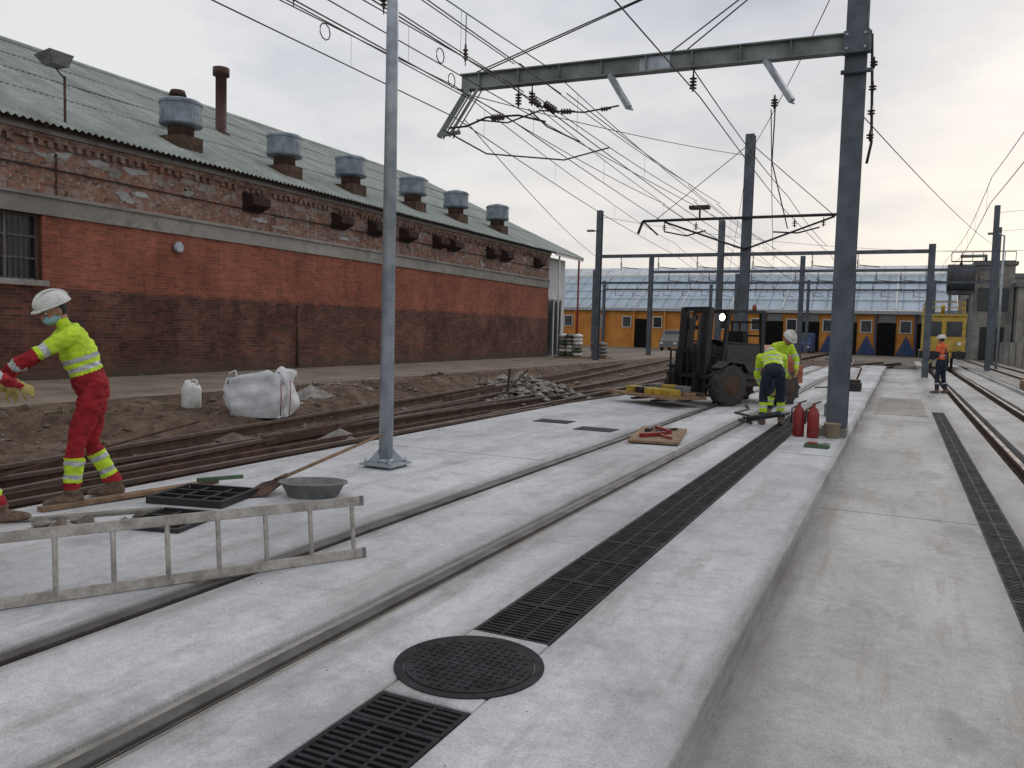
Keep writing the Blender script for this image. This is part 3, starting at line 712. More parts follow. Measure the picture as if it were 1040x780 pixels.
b=B('wooden_plank'); b.bar((-5.92,3.98,.02),(-5.60,5.45,.04),.10,.03,WOOD); b.make()
b=B('green_level_bar'); b.bar((-5.62,5.25,.08),(-5.42,5.6,.08),.05,.03,GREEN); b.make()
b=B('wooden_plank'); b.bar((-5.7,3.75,.015),(-5.2,4.5,.015),.08,.02,STONE); b.make()
b=B('steel_bar'); b.bar((-6.9,3.6,.05),(-6.6,6.2,.45),.02,.02,RUST); b.make()
b=B('mortar_tub'); b.M=Matrix.Translation((-4.56,5.55,0))@Matrix.Rotation(.5,4,'Z')
X,Y=V((1,0,0)),V((0,1,0))
b.loft([((0,0,0),.2,.13,X,Y),((0,0,.01),.22,.14,X,Y),((0,0,.13),.28,.18,X,Y),((0,0,.135),.30,.2,X,Y),((0,0,.12),.30,.2,X,Y),((0,0,.135),.27,.175,X,Y),((0,0,.09),.24,.15,X,Y)],GREYP,n=24)
b.M=Matrix.Identity(4); b.make()
b=B('shovel'); b.cyl((-4.95,5.62,.12),(-4.87,7.02,.36),.018,.016,WOOD,8); b.cyl((-4.96,5.52,.1),(-4.95,5.66,.13),.024,.022,RUST,8)
b.loft([((-4.955,5.55,.105),.03,.008,X,V((0,.1,1))),((-4.96,5.47,.08),.11,.01,X,V((0,.2,1))),((-4.965,5.3,.02),.12,.006,X,V((0,.2,1))),((-4.97,5.2,.01),.03,.004,X,V((0,0,1)))],RUST,n=12); b.make()
b=B('wooden_board'); b.M=Matrix.Translation((-3.08,11.4,0))@Matrix.Rotation(.17,4,'Z')
b.box(-.34,.34,-.85,.85,.02,.05,WOOD); b.box(-.3,.3,-.7,-.6,0,.02,WOOD); b.box(-.3,.3,.6,.7,0,.02,WOOD)
b.make()
b=B('red_hand_tools'); b.M=Matrix.Translation((-3.08,11.4,.05))@Matrix.Rotation(.17,4,'Z')
b.bar((-.2,-.5,.03),(.1,-.1,.03),.08,.05,REDP); b.bar((.15,.05,.03),(-.1,.5,.04),.05,.05,REDP); b.cyl((-.2,.1,.03),(-.15,.4,.03),.03,.03,BLACK,8); b.bar((0,-.2,.02),(.22,-.55,.02),.03,.03,ORANGE); b.bar((-.05,.1,.02),(.2,.6,.02),.04,.03,BLACK); b.make()
# bulk bag
def bag():
    b=B('woven_bulk_bag'); c=V((-9.55,10.3,hL(-9.55,10.3)-.03)); M=56; K=14
    rot=Matrix.Rotation(.5,3,'Z'); vs=[];fs=[]
    def P3(x,y,z): return c+rot@V((x,y,z))
    for k in range(K+1):
        t=k/K
        for i in range(M):
            a=2*math.pi*i/M; ca,sa=math.cos(a),math.sin(a); e=.36
            rx=math.copysign(abs(ca)**e,ca);ry=math.copysign(abs(sa)**e,sa)
            w=.455+.05*math.sin(t*3.1)-.06*max(0,t-.6)
            nn=noise.noise(V((rx*2.0,ry*2.0,t*2.5)))*.09+noise.noise(V((rx*6,ry*6,t*6)))*.05
            hh=.68+.10*rx-.05*ry+.12*noise.noise(V((rx*2,ry*2,8)))
            vs.append(P3(rx*(w+nn),ry*(w+nn),t*hh))
    for k in range(K):
        for i in range(M): fs.append((k*M+i,k*M+(i+1)%M,(k+1)*M+(i+1)%M,(k+1)*M+i))
    for q_,zz in ((.85,.58),(.5,.52),(.15,.56)):
        for i in range(M):
            p=vs[K*M+i]; x=c.x+(p.x-c.x)*q_;y=c.y+(p.y-c.y)*q_; vs.append(V((x,y,c.z+zz+.12*noise.noise(V((x*4,y*4,1))))))
    for k in range(3):
        a0=(K+k)*M;a1=(K+k+1)*M
        for i in range(M): fs.append((a0+i,a0+(i+1)%M,a1+(i+1)%M,a1+i))
    fs.append([(K+3)*M+i for i in range(M)])
    b.add([tuple(v) for v in vs],fs,BAGW,True)
    for (x,y) in ((.42,-.52),(.53,-.38)):
        b.tube([P3(x,y,.05),P3(x*1.05,y*1.05,.3),P3(x*1.02,y*1.02,.62)],.008,REDP,5)
    for (x,y) in ((-.42,-.50),(.46,-.48),(.5,.4)):
        b.tube([P3(x,y,.55),P3(x*.95,y*.95,.72),P3(x*.78,y*.8,.76),P3(x*.66,y*.85,.58)],.016,BAGW,5)
    return b.make()
bag()
b=B('white_jerrycan'); c=V((-10.95,10.1,hL(-10.95,10.1)))
b.loft([(c,.17,.13,X,Y),(c+V((0,0,.03)),.19,.14,X,Y),(c+V((0,0,.34)),.19,.14,X,Y),(c+V((0,0,.41)),.15,.11,X,Y),(c+V((-.08,0,.45)),.06,.06,X,Y),(c+V((-.08,0,.48)),.045,.045,X,Y)],WHITEP,n=20)
b.tube([c+V((-.02,0,.43)),c+V((.03,0,.49)),c+V((.12,0,.48)),c+V((.15,0,.40))],.018,WHITEP); b.make()
def ext(x,y):
    b=B('fire_extinguisher'); c=V((x,y,0)); b.lathe(c,[(.07,0),(.085,.02),(.085,.36),(.06,.43),(.025,.46),(.025,.5)],REDP,n=18)
    b.bar(c+V((-.02,0,.5)),c+V((.1,-.02,.55)),.03,.02,BLACK); b.tube([c+V((0,0,.48)),c+V((-.1,-.02,.42)),c+V((-.11,-.02,.2))],.013,BLACK); b.make()
ext(-1.33,12.85); ext(-1.12,12.8)
b=B('bucket'); c=V((-.86,12.95,0)); b.lathe(c,[(.09,0),(.12,.22),(.128,.22),(.11,.21),(.09,.08)],pm('beige_plastic',(.4,.32,.22),.7,0),n=20); b.tube([c+V((-.12,0,.21)),c+V((0,-.05,.12)),c+V((.12,0,.21))],.005,GALV,5); b.make()
b=B('tool_tray'); b.box(-1.12,-.8,11.6,11.85,0,.05,GREEN); b.box(-1.08,-.95,11.63,11.8,.05,.07,REDP); b.bar((-.95,11.65,.06),(-.85,11.8,.06),.03,.02,GALV); b.make(bevel=.006)
b=B('jackhammer'); b.cyl((-2.25,13.9,.1),(-1.7,13.7,.25),.05,.05,BLACK,10); b.cyl((-1.7,13.7,.25),(-1.5,13.65,.3),.03,.02,GALV,8); b.bar((-2.3,14.02,.1),(-2.3,13.8,.14),.03,.03,BLACK); b.make()
b=B('air_hose'); b.tube([(-2.2,14,.03),(-2.5,14.5,.02),(-2.4,15.3,.02),(-2.8,15.8,.02),(-2.7,16.8,.02),(-2.9,17.6,.02)],.02,BLACK); b.make()
b=B('tool_crate'); b.box(-1.25,-.95,16.4,16.9,0,.25,GREYP); b.box(-1.22,-.98,16.43,16.87,.25,.28,BLACK); b.make(bevel=.01)
b=B('wooden_stake'); b.bar((-8.55,17.6,0),(-8.5,17.6,.55),.05,.05,WOODD); b.bar((-8.4,17.3,.05),(-8.35,18.3,.5),.04,.04,WOODD); b.make()
b=B('point_machine'); b.box(-1.3,-.95,24.8,25.5,0,.25,BLACK); b.box(-1.27,-.98,24.9,25.4,.25,.32,RUST)
b.bar((-1.1,25.5,.3),(-1.0,25.8,.65),.05,.05,RUST); b.bar((-1.3,25,.1),(-2.2,25,.05),.04,.04,RUST); b.make(bevel=.02)
b=B('timber_stack')
for i in range(4):
    for j in range(2): b.bar((3.9+i*.24,31+j*.2,-.02+j*.16),(3.95+i*.24,33.4,-.02+j*.16),.2,.14,random.choice((WOODD,WOOD)))
b.make()
b=B('concrete_blocks')
for (x,y) in ((3.9,24),(4.4,24.3),(3.95,26.5),(6.2,38),(6.6,40)): b.box(x,x+.4,y,y+.5,-.12,.12,KERB)
b.make(bevel=.015)
b=B('cable_reel'); b.lathe((6.2,45,.45),[(.55,-.35),(.55,-.30),(.3,-.29),(.3,.29),(.55,.30),(.55,.35)],WOOD,axis=(1,0,0),n=24); b.make()
def bags(cx,cy,cols,nx,nz):
    b=B('pallet_of_bags')
    for i in range(nz):
        for j in range(nx): b.ell((cx+j*.42+random.uniform(-.03,.03),cy,.24+i*.2),.25,.45,.12,random.choice(cols),10,6)
    b.box(cx-.3,cx+nx*.42-.1,cy-.5,cy+.5,.0,.14,WOOD); b.make()
bags(-16.6,41,(WHITEP,WHITEP,GREEN,STONE),3,6); bags(-14.9,41.5,(WOOD,STONE,GREYP),2,4)
def van(x,y,m):
    b=B('parked_van'); pr=[(0,.35),(0,1.0),(.9,1.2),(1.5,2.0),(4.6,2.05),(4.7,.35)]
    vs=[(x-.9,y+a,z-.15) for a,z in pr]+[(x+.9,y+a,z-.15) for a,z in pr]; n=6
    b.add(vs,[tuple(range(n))[::-1],tuple(range(n,2*n))]+[(i,(i+1)%n,n+(i+1)%n,n+i) for i in range(n)],m)
    b.add([(x-.75,y+.98,1.12),(x+.75,y+.98,1.12),(x+.7,y+1.42,1.78),(x-.7,y+1.42,1.78)],[(0,1,2,3)],GLASS)
    for sx in (-.85,.85):
        for a in (.9,3.7): b.wheel((x+sx,y+a,.2),(1,0,0),.35,.22,RUBBER,GREYP)
    b.box(x-.8,x-.5,y-.03,y,.5,.7,WHITEP); b.box(x+.5,x+.8,y-.03,y,.5,.7,WHITEP); b.make()
van(-20,76,GREYP); van(-8.5,80,BLUEP)
# ---------------------------------------------------------------- yellow rail maintenance vehicle
b=B('rail_maintenance_vehicle'); x,y=2.17,52
DY=pm('dirty_yellow',(.58,.40,.06),.6,0,scale=3,col2=(.38,.25,.05))
b.box(x-1.15,x+1.15,y,y+7,.5,.9,BLACK); b.box(x-1.1,x+1.1,y+.1,y+2.4,.9,2.9,DY); b.box(x-1.15,x+1.15,y,y+2.5,2.9,3.0,DY)
b.box(x-.9,x-.12,y+.07,y+.1,1.75,2.6,GLASS); b.box(x+.12,x+.9,y+.07,y+.1,1.75,2.6,GLASS)
for sx in (-.8,.8): b.lathe((x+sx,y+.08,1.35),[(.12,0),(.12,.06)],WHITEP,axis=(0,-1,0),n=12); b.lathe((x+sx,y+.1,.7),[(.18,0),(.18,.3),(.25,.32),(.25,.36)],BLACK,axis=(0,-1,0),n=14)
for k in range(8): b.box(x-1.1+k*.28,x-.96+k*.28,y-.02,y,.5,.85,DY if k%2 else BLACK)
for sx in (-1.0,1.0):
    for yy in (.3,2.3,6.7): b.bar((x+sx,y+yy,3.0),(x+sx,y+yy,3.7),.05,.05,DY)
    b.bar((x+sx,y+.3,3.7),(x+sx,y+6.7,3.7),.05,.05,DY); b.bar((x+sx,y+.3,3.4),(x+sx,y+6.7,3.4),.04,.04,DY)
b.bar((x-1,y+.3,3.7),(x+1,y+.3,3.7),.05,.05,DY); b.bar((x-1,y+.3,3.4),(x+1,y+.3,3.4),.05,.05,DY)
b.box(x-.6,x+.6,y+3,y+6,.9,2.2,ORANGE); b.bar((x,y+4,2.2),(x,y+2.8,3.6),.2,.2,DY)
for sx in (-.53,.53):
    for yy in (1.3,5.7): b.wheel((x+sx,y+yy,.28),(1,0,0),.4,.12,RUST,BLACK)
b.make(bevel=.02)
# ---------------------------------------------------------------- forklift
FK=empty('rough_terrain_forklift')
hd=V((-.56,-.83,0)).normalized(); rt=V((hd.y,-hd.x,0)); org=V((-3.82,17.75,0))
MF=Matrix(((rt.x,hd.x,0,org.x),(rt.y,hd.y,0,org.y),(0,0,1,0),(0,0,0,1)))
def FB(n): q=B(n); q.M=MF; return q
DG=pm('dark_grey_paint',(.035,.033,.033),.6,0,scale=6,col2=(.07,.055,.045))
b=FB('chassis')
b.box(-.42,.42,-2.0,.25,.38,.75,DG); b.box(-.55,.55,-1.1,-.2,.55,.95,DG)
R=[]
for yy,w,h in ((-1.0,.5,.32),(-1.2,.56,.38),(-2.0,.56,.38),(-2.35,.5,.34),(-2.5,.38,.22)):
    R.append(((0,yy,.92),w,h,V((1,0,0)),V((0,0,1))))
b.loft(R,ORANGE,n=20)
b.box(-.6,.6,-2.42,-1.6,.45,.85,ORANGE)
b.box(-.5,.5,-.25,-.1,.7,1.05,DG); b.box(-.62,-.45,-.9,.1,.7,.95,DG); b.box(.45,.62,-.9,.1,.7,.95,DG)
b.box(-.25,.25,-.85,-.4,.95,1.1,BLACK); b.box(-.25,.25,-1.0,-.85,1.0,1.6,BLACK)
b.cyl((0,-.15,.9),(0,-.35,1.3),.03,.03,BLACK,8); b.lathe((0,-.37,1.32),[(.17,-.015),(.18,0),(.17,.015)],BLACK,axis=(0,-.45,.9))
b.cyl((.4,-1.4,1.15),(.4,-1.4,1.8),.035,.035,RUST,8)
b.make(FK,bevel=.02)
b=FB('cab_frame')
for sx in (-.52,.52):
    b.bar((sx,.05,.8),(sx,-.12,2.0),.07,.07,BLACK); b.bar((sx,-1.15,.9),(sx,-1.1,2.0),.09,.07,BLACK); b.bar((sx,-.1,2.02),(sx,-1.2,2.02),.07,.06,BLACK)
    b.bar((sx,-.05,1.35),(sx,-1.1,1.3),.04,.04,BLACK); b.box(sx-.015,sx+.015,-1.1,-.08,.95,1.3,DG)
for k in range(8): b.bar((-.52,-.1-k*.155,2.03),(.52,-.1-k*.155,2.03),.05,.03,BLACK)
for zz_ in (1.2,1.5,1.8): b.bar((-.5,-1.12,zz_),(.5,-1.12,zz_),.04,.04,BLACK)
b.lathe((.42,-.02,1.88),[(.03,-.08),(.08,-.03),(.085,.0)],BLACK,axis=(0,1,0),n=14); b.lathe((-.42,-.02,1.88),[(.03,-.08),(.08,-.03),(.085,.0)],BLACK,axis=(0,1,0),n=14)
b.lathe((-.3,-1.1,2.05),[(.05,0),(.05,.1),(.03,.14)],ORANGE,n=12)
b.make(FK)
b=FB('headlight'); b.lathe((-.42,-.02,1.88),[(.078,.0),(.07,.02),(.03,.03)],LAMPM,axis=(0,1,0),n=16); b.make(FK)
b=FB('mast')
for sx in (-.38,.38):
    b.bar((sx,.42,.12),(sx,.30,2.08),.13,.12,BLACK); b.bar((sx*.72,.45,.2),(sx*.72,.34,1.98),.09,.10,BLACK)
for z in (.3,1.15,1.65,2.05): b.bar((-.4,.4-.05*z,z),(.4,.4-.05*z,z),.05,.09,BLACK)
b.cyl((.12,.38,.2),(.12,.3,1.9),.045,.045,BLACK,8); b.cyl((-.12,.38,.2),(-.12,.3,1.9),.045,.045,DG,8)
b.tube([(.05,.4,1.9),(.08,.5,1.2),(.05,.5,.6)],.015,BLACK); b.tube([(-.05,.4,1.9),(-.1,.52,1.2),(-.05,.5,.6)],.015,BLACK)
b.bar((-.6,.52,.25),(.6,.52,.25),.05,.08,BLACK); b.bar((-.6,.52,.62),(.6,.52,.62),.05,.08,BLACK)
for k in range(7): b.bar((-.54+k*.18,.53,.25),(-.54+k*.18,.53,1.15),.03,.03,BLACK)
b.bar((-.56,.53,1.15),(.56,.53,1.15),.03,.04,BLACK)
for sx in (-.32,.32): b.bar((sx,.58,.12),(sx,.58,.7),.11,.04,BLACK); b.bar((sx,.58,.14),(sx,1.75,.12),.11,.04,BLACK)
b.make(FK)
b=FB('wheels')
for sx in (-.66,.66): b.wheel((sx,0,.44),(1,0,0),.44,.34,RUBBER,RUST,26); b.wheel((sx,-1.75,.36),(1,0,0),.36,.28,RUBBER,RUST,22)
for sx in (-.66,.66): b.loft([((sx,-.46,.72),.17,.02,V((1,0,0)),V((0,0,1))),((sx,-.3,.9),.17,.02,V((1,0,0)),V((0,0,1))),((sx,.1,.94),.17,.02,V((1,0,0)),V((0,0,1))),((sx,.35,.8),.17,.02,V((1,0,0)),V((0,0,1)))],BLACK,False,8)
b.make(FK)
b=FB('load_of_timber_and_blocks')
b.box(-.85,1.0,.75,1.75,.165,.23,WOOD); b.box(-.85,1.0,.8,.9,.23,.3,WOODD); b.box(-.8,1.2,1.0,1.25,.23,.30,WOOD)
for k in range(5): b.box(-.7+k*.3,-.5+k*.3,1.32,1.62,.23,.36,YEL if k!=3 else BLACK)
for k in range(3): b.box(-.6+k*.4,-.35+k*.4,.95,1.2,.302,.42,YEL if k%2 else GREYP)
b.bar((-.95,1.7,.2),(1.3,1.62,.2),.1,.07,WOOD)
b.make(FK,bevel=.01)
# ---------------------------------------------------------------- people
def segd(p,a,c):
    ab=c-a;t=max(0,min(1,(p-a).dot(ab)/max(1e-9,ab.length_squared))); return (p-(a+ab*t)).length,t
def hand(w,d,nrm,side,curl=.6,s=1.):
    w=V(w);d=V(d).normalized();nrm=V(nrm);nrm=(nrm-d*nrm.dot(d)).normalized();sd=d.cross(nrm)*side
    q=B('h'); m=SKIN
    q.loft([(w-d*.02,.028*s,.022*s,sd,nrm),(w+d*.02*s,.036*s,.018*s,sd,nrm),(w+d*.06*s,.043*s,.017*s,sd,nrm),(w+d*.09*s,.042*s,.014*s,sd,nrm)],m,n=12)
    for i,(o,l) in enumerate(((.031,.07),(.011,.08),(-.010,.074),(-.030,.058))):
        p=w+d*.082*s+sd*o*s; a=0
        for k,(fr,r) in enumerate(((.45,.0095),(.32,.0085),(.23,.0075))):
            a+=curl*(.7+.05*i); dd=d*math.cos(a)+nrm*math.sin(a); p2=p+dd*l*fr*s; q.cap(p,r*s,p2,(r-.001)*s,m,8); p=p2
    p=w+d*.025*s+sd*.032*s; t1=(d*.6+sd*.75+nrm*.25).normalized(); p2=p+t1*.042*s; q.cap(p,.013*s,p2,.011*s,m,8); t2=(d*.9+sd*.2+nrm*.5).normalized(); q.cap(p2,.0105*s,p2+t2*.032*s,.009*s,m,8)
    return q
PC=[0]
def person(name,J,origin,hdg,colf,hat=WHITEP,mask=False,glove=GLOVE,hp=0.,hy=0.,vox=.013,jk=1.,z0=0.,curl=.6):
    PC[0]+=1
    root=empty(name); h=V((hdg[0],hdg[1],0)).normalized(); r=V((h.y,-h.x,0))
    M=Matrix(((r.x,h.x,0,origin[0]),(r.y,h.y,0,origin[1]),(0,0,1,z0),(0,0,0,1)))
    J={k:V(v) for k,v in J.items()}
    P_,C_,Nk=J['pelvis'],J['chest'],J['neck']; ax=(C_-P_).normalized()
    sh=(J['shR']-J['shL']).normalized()
    q=B('b'); m=SKIN
    rings=[]
    def ring(c,a,bb,s,axx): rings.append((c,a,bb,s,axx.cross(s).normalized()))
    up=V((0,0,1)); hipax=(J['hipR']-J['hipL']).normalized()
    pz=(ax+up).normalized()
    ring(P_-pz*.10,.13,.10,hipax,pz); ring(P_-pz*.04,.17,.125,hipax,pz); ring(P_+ax*.04,.172*jk,.13*jk,hipax,ax)
    L=(C_-P_).length
    ring(P_+ax*L*.38,.16*jk,.122*jk,(hipax+sh).normalized(),ax); ring(P_+ax*L*.7,.182*jk,.132*jk,sh,ax); ring(P_+ax*L*.92,.185*jk,.12*jk,sh,ax); ring(C_+ax*.03,.16,.095,sh,ax); ring(C_+ax*.075,.09,.07,sh,ax)
    q.loft(rings,m,n=20)
    q.cap(C_+ax*.02,.06,J['head']-(J['head']-Nk)*.2,.05,m)
    bones=[('torso',P_,C_,.14),('neck',C_+ax*.09,J['head'],.045)]
    for S in 'LR':
        a,e,w=J['sh'+S],J['el'+S],J['wr'+S]
        q.cap(C_+(a-C_)*.35,.075,a,.072,m); q.cap(a,.07,a.lerp(e,.5),.06,m); q.cap(a.lerp(e,.5),.06,e,.053,m); q.cap(e,.053,e.lerp(w,.45),.049,m); q.cap(e.lerp(w,.45),.049,w,.036,m)
        hp_,k,an,to=J['hip'+S],J['kn'+S],J['an'+S],J['toe'+S]
        q.cap(hp_,.1,hp_.lerp(k,.5),.09,m); q.cap(hp_.lerp(k,.5),.09,k,.074,m); q.cap(k,.072,k.lerp(an,.35),.072,m); q.cap(k.lerp(an,.35),.072,an+V((0,0,.03)),.064,m)
        d=(to-an);d.z=0;d.normalize();sd=V((d.y,-d.x,0)); base=V((an.x,an.y,an.z-.045)); pitch=V((0,0,to.z-(an.z-.05)))
        q.loft([(base-d*.085+V((0,0,.01)),.03,.035,sd,up),(base-d*.06,.045,.046,sd,up),(base+d*.03,.048,.05,sd,up),(base+d*.11-V((0,0,.006))+pitch*.5,.054,.04,sd,up),(base+d*.175-V((0,0,.012))+pitch*.8,.05,.03,sd,up),(base+d*.205-V((0,0,.016))+pitch,.03,.02,sd,up)],m,n=14)
        bones+= [('uarm'+S,a,e,.06),('farm'+S,e,w,.045),('thigh'+S,hp_,k,.085),('shin'+S,k,an+V((0,0,.02)),.06),('foot'+S,base-d*.05,base+d*.17,.05)]
    vs,ns,fs=q.remesh(vox)
    sd=PC[0]*3.7
    out=[]
    for p,n_ in zip(vs,ns):
        foot=p.z<.12
        w=noise.noise(p*7+V((sd,0,0)))*.014+noise.noise(V((p.x*14+sd,p.y*14,p.z*32)))*.013
        out.append(p+n_*(0 if foot else w))
    body=B('body'); body.v=[M@p for p in out]
    for f in fs:
        c=sum((vs[i] for i in f),V())/len(f); best=None
        for bn,a,e,rr in bones:
            dd,t=segd(c,a,e)
            if best is None or dd-rr<best[0]: best=(dd-rr,bn,t)
        mt=BOOT if c.z<.135 else colf(best[1],best[2],c,(c-P_).dot(ax)/L); body.f.append(f); body.m.append(body.mi(mt)); body.sm.append(True)
    body.make(root)
    Rm=Matrix.Rotation(hy,3,'Z')@Matrix.Rotation(-hp,3,'X'); hc=J['head']
    T_=lambda p:hc+Rm@V(p)
    q=B('hd')
    q.ell(T_((0,-.005,.02)),.077,.097,.10,m,R=Rm); q.ell(T_((0,.02,-.045)),.058,.072,.068,m,R=Rm); q.ell(T_((0,.055,-.085)),.03,.03,.025,m,R=Rm)
    q.cap(T_((0,.088,.012)),.010,T_((0,.108,-.022)),.015,m,8); q.cap(T_((-.04,.075,.03)),.014,T_((.04,.075,.03)),.014,m,8)
    for s in (-1,1): q.ell(T_((s*.079,-.005,-.012)),.012,.022,.034,m,10,6,Rm); q.ell(T_((s*.04,.065,-.03)),.02,.02,.02,m,8,6,Rm)
    q.cap(T_((-.02,.087,-.052)),.008,T_((.02,.087,-.052)),.008,m,8)
    vs,ns,fs=q.remesh(.0075)
    hb=B('head'); hb.M=M; hb.v=[M@p for p in vs]
    inv=Rm.transposed()
    for f in fs:
        c=inv@(sum((vs[i] for i in f),V())/len(f)-hc); mt=SKIN
        if (c.y<-.02 and c.z>-.05) or c.z>.07: mt=HAIR
        if abs(c.z+.056)<.008 and c.y>.07 and abs(c.x)<.026: mt=pm('lips',(.25,.08,.07),.5)
        hb.f.append(f); hb.m.append(hb.mi(mt)); hb.sm.append(True)
    for s in (-1,1):
        hb.ell(T_((s*.032,.079,.008)),.014,.012,.009,WHITEP,10,6,Rm); hb.ell(T_((s*.032,.088,.008)),.006,.005,.006,HAIR,8,5,Rm)
        hb.cap(T_((s*.018,.092,.028)),.004,T_((s*.048,.083,.03)),.004,HAIR,6)
    hb.make(root)
    if mask:
        k=B('face_mask'); k.M=M
        k.ell(T_((0,.035,-.048)),.066,.083,.05,MASK,R=Rm)
        for s in (-1,1): k.tube([T_((s*.06,.05,-.03)),T_((s*.08,.0,.0))],.003,WHITEP,5)
        k.make(root)
    if hat:
        k=B('hard_hat'); k.M=M; Xr,Yr,Zr=Rm@V((1,0,0)),Rm@V((0,1,0)),Rm@V((0,0,1)); c=T_((0,-.01,.045)); pr=[]
        for t,(a,z) in enumerate(((.115,.0),(.114,.02),(.105,.055),(.085,.085),(.055,.104),(.02,.112))): pr.append((c+Zr*z,a,a*1.2,Xr,Yr))
        k.loft(pr,hat,n=24)
        k.loft([(c+Zr*-.006+Yr*.008,.122,.150,Xr,Yr),(c+Zr*.008+Yr*.006,.118,.145,Xr,Yr)],hat,n=28)
        k.loft([(c+Yr*.115+Zr*-.010,.075,.06,Xr,Yr),(c+Yr*.115+Zr*.004,.07,.056,Xr,Yr)],hat,n=20)
        for o in (-.03,0,.03): k.tube([c+Yr*(.135*math.cos(a))+Xr*o+Zr*(.008+.112*math.sin(a)) for a in [i*.3+.15 for i in range(10)]],.008,hat,6)
        k.make(root)
    for S,s in (('L',-1),('R',1)):
        e,w=J['el'+S],J['wr'+S]; d=(w-e).normalized(); nrm=V((-s*.8,.1,-.5))
        q=hand(w+d*.015,d,nrm,-s,curl)
        vs,ns,fs=q.remesh(.005)
        k=B('hand'); k.M=M; k.v=[M@p for p in vs]; kk=k.mi(glove)
        for f in fs: k.f.append(f); k.m.append(kk); k.sm.append(True)
        k.cyl(w-d*.045,w+d*.02,.040,.036,glove,14)
        k.make(root)
    return root
def red_suit(bn,t,c,u):
    if bn=='torso' or bn=='neck':
        if bn=='neck': return HIY if t<.25 else SKIN
        if u<.30: return REDC
        if .36<u<.44 or .52<u<.60: return REFL
        return HIY
    if bn[:4]=='uarm':
        if .62<t<.78: return REFL
        return HIY if t<.9 else REDC
    if bn[:4]=='farm': return REFL if .35<t<.5 else REDC
    if bn[:4]=='shin':
        if .32<t<.42 or .62<t<.72: return REFL
        if .42<=t<=.62 or .25<t<=.32 or .72<=t<=.8: return HIY
        return REDC
    if bn[:4]=='foot': return BOOT
    return REDC
J=dict(pelvis=(0,-.04,.93),chest=(0,.12,1.37),neck=(0,.15,1.44),head=(0,.23,1.555),
 shL=(-.185,.11,1.36),elL=(-.25,.38,1.20),wrL=(-.2,.63,1.02),shR=(.185,.15,1.36),elR=(.24,.38,1.17),wrR=(.14,.6,1.0),
 hipL=(-.095,-.04,.88),knL=(-.12,.09,.48),anL=(-.13,.12,.095),toeL=(-.16,.3,.045),hipR=(.095,-.05,.88),knR=(.13,-.02,.48),anR=(.14,-.19,.095),toeR=(.2,0,.045))
person('construction_worker',J,(-5.95,4.42),(-.592,-.806),red_suit,mask=True,hp=.45,hy=.35,vox=.011,jk=1.06)
J=dict(pelvis=(0,-.08,.90),chest=(0,.02,1.34),neck=(0,.04,1.41),head=(0,.08,1.53),
 shL=(-.185,.02,1.33),elL=(-.22,.26,1.12),wrL=(-.14,.45,.98),shR=(.185,.04,1.33),elR=(.2,.32,1.14),wrR=(.04,.56,1.0),
 hipL=(-.095,-.08,.86),knL=(-.14,-.04,.47),anL=(-.15,-.32,.095),toeL=(-.2,-.14,.045),hipR=(.095,-.06,.86),knR=(.08,.26,.50),anR=(.05,.42,.095),toeR=(.05,.62,.045))
person('construction_worker',J,(-6.12,3.30),(.592,.806),red_suit,hp=.5,vox=.012,jk=1.06)
def yel_suit(bn,t,c,u):
    if bn=='neck': return HIY if t<.3 else SKIN
    if bn=='torso': return NAVY if u<.12 else REFL if (.35<u<.43 or .6<u<.68) else HIY
    if bn[:4] in('uarm','farm'): return REFL if (bn[0]=='f' and .3<t<.5) or (bn[0]=='u' and .6<t<.75) else HIY
    if bn[:4]=='shin': return REFL if (.45<t<.55) else HIY if .3<t<.75 else NAVY
    if bn[:4]=='foot': return BOOT
    return NAVY
J=dict(pelvis=(0,-.12,.93),chest=(0,.28,1.16),neck=(0,.35,1.17),head=(0,.46,1.14),
 shL=(-.185,.27,1.13),elL=(-.22,.38,.84),wrL=(-.12,.48,.59),shR=(.185,.27,1.13),elR=(.24,.36,.84),wrR=(.14,.46,.59),
 hipL=(-.1,-.12,.87),knL=(-.13,.04,.48),anL=(-.14,-.05,.095),toeL=(-.17,.13,.045),hipR=(.1,-.12,.87),knR=(.16,.1,.49),anR=(.17,.08,.095),toeR=(.21,.26,.045))
person('construction_worker',J,(-1.92,14.2),(-.25,.97),yel_suit,hp=1.1)
J=dict(pelvis=(0,-.1,.92),chest=(0,.12,1.32),neck=(0,.18,1.38),head=(0,.29,1.46),
 shL=(-.185,.11,1.31),elL=(-.22,.26,1.06),wrL=(-.1,.41,.87),shR=(.185,.11,1.31),elR=(.23,.24,1.05),wrR=(.12,.38,.84),
 hipL=(-.1,-.1,.87),knL=(-.13,.03,.48),anL=(-.14,-.04,.095),toeL=(-.18,.14,.045),hipR=(.1,-.1,.87),knR=(.15,.06,.48),anR=(.17,-.0,.095),toeR=(.22,.18,.045))
person('construction_worker',J,(-2.08,16.0),(.7,-.7),yel_suit,hp=.7)
def nav_suit(bn,t,c,u):
    if bn=='neck': return HIO if t<.3 else SKIN
    if bn=='torso': return NAVY if u<.15 else REFL if (.36<u<.43) else HIO if (abs(c.x)>.05 or u>.9) else NAVY
    if bn[:4]=='uarm': return HIO if t<.55 else NAVY
    if bn[:4]=='shin': return REFL if .45<t<.55 else NAVY
    if bn[:4]=='foot': return BOOT
    return NAVY
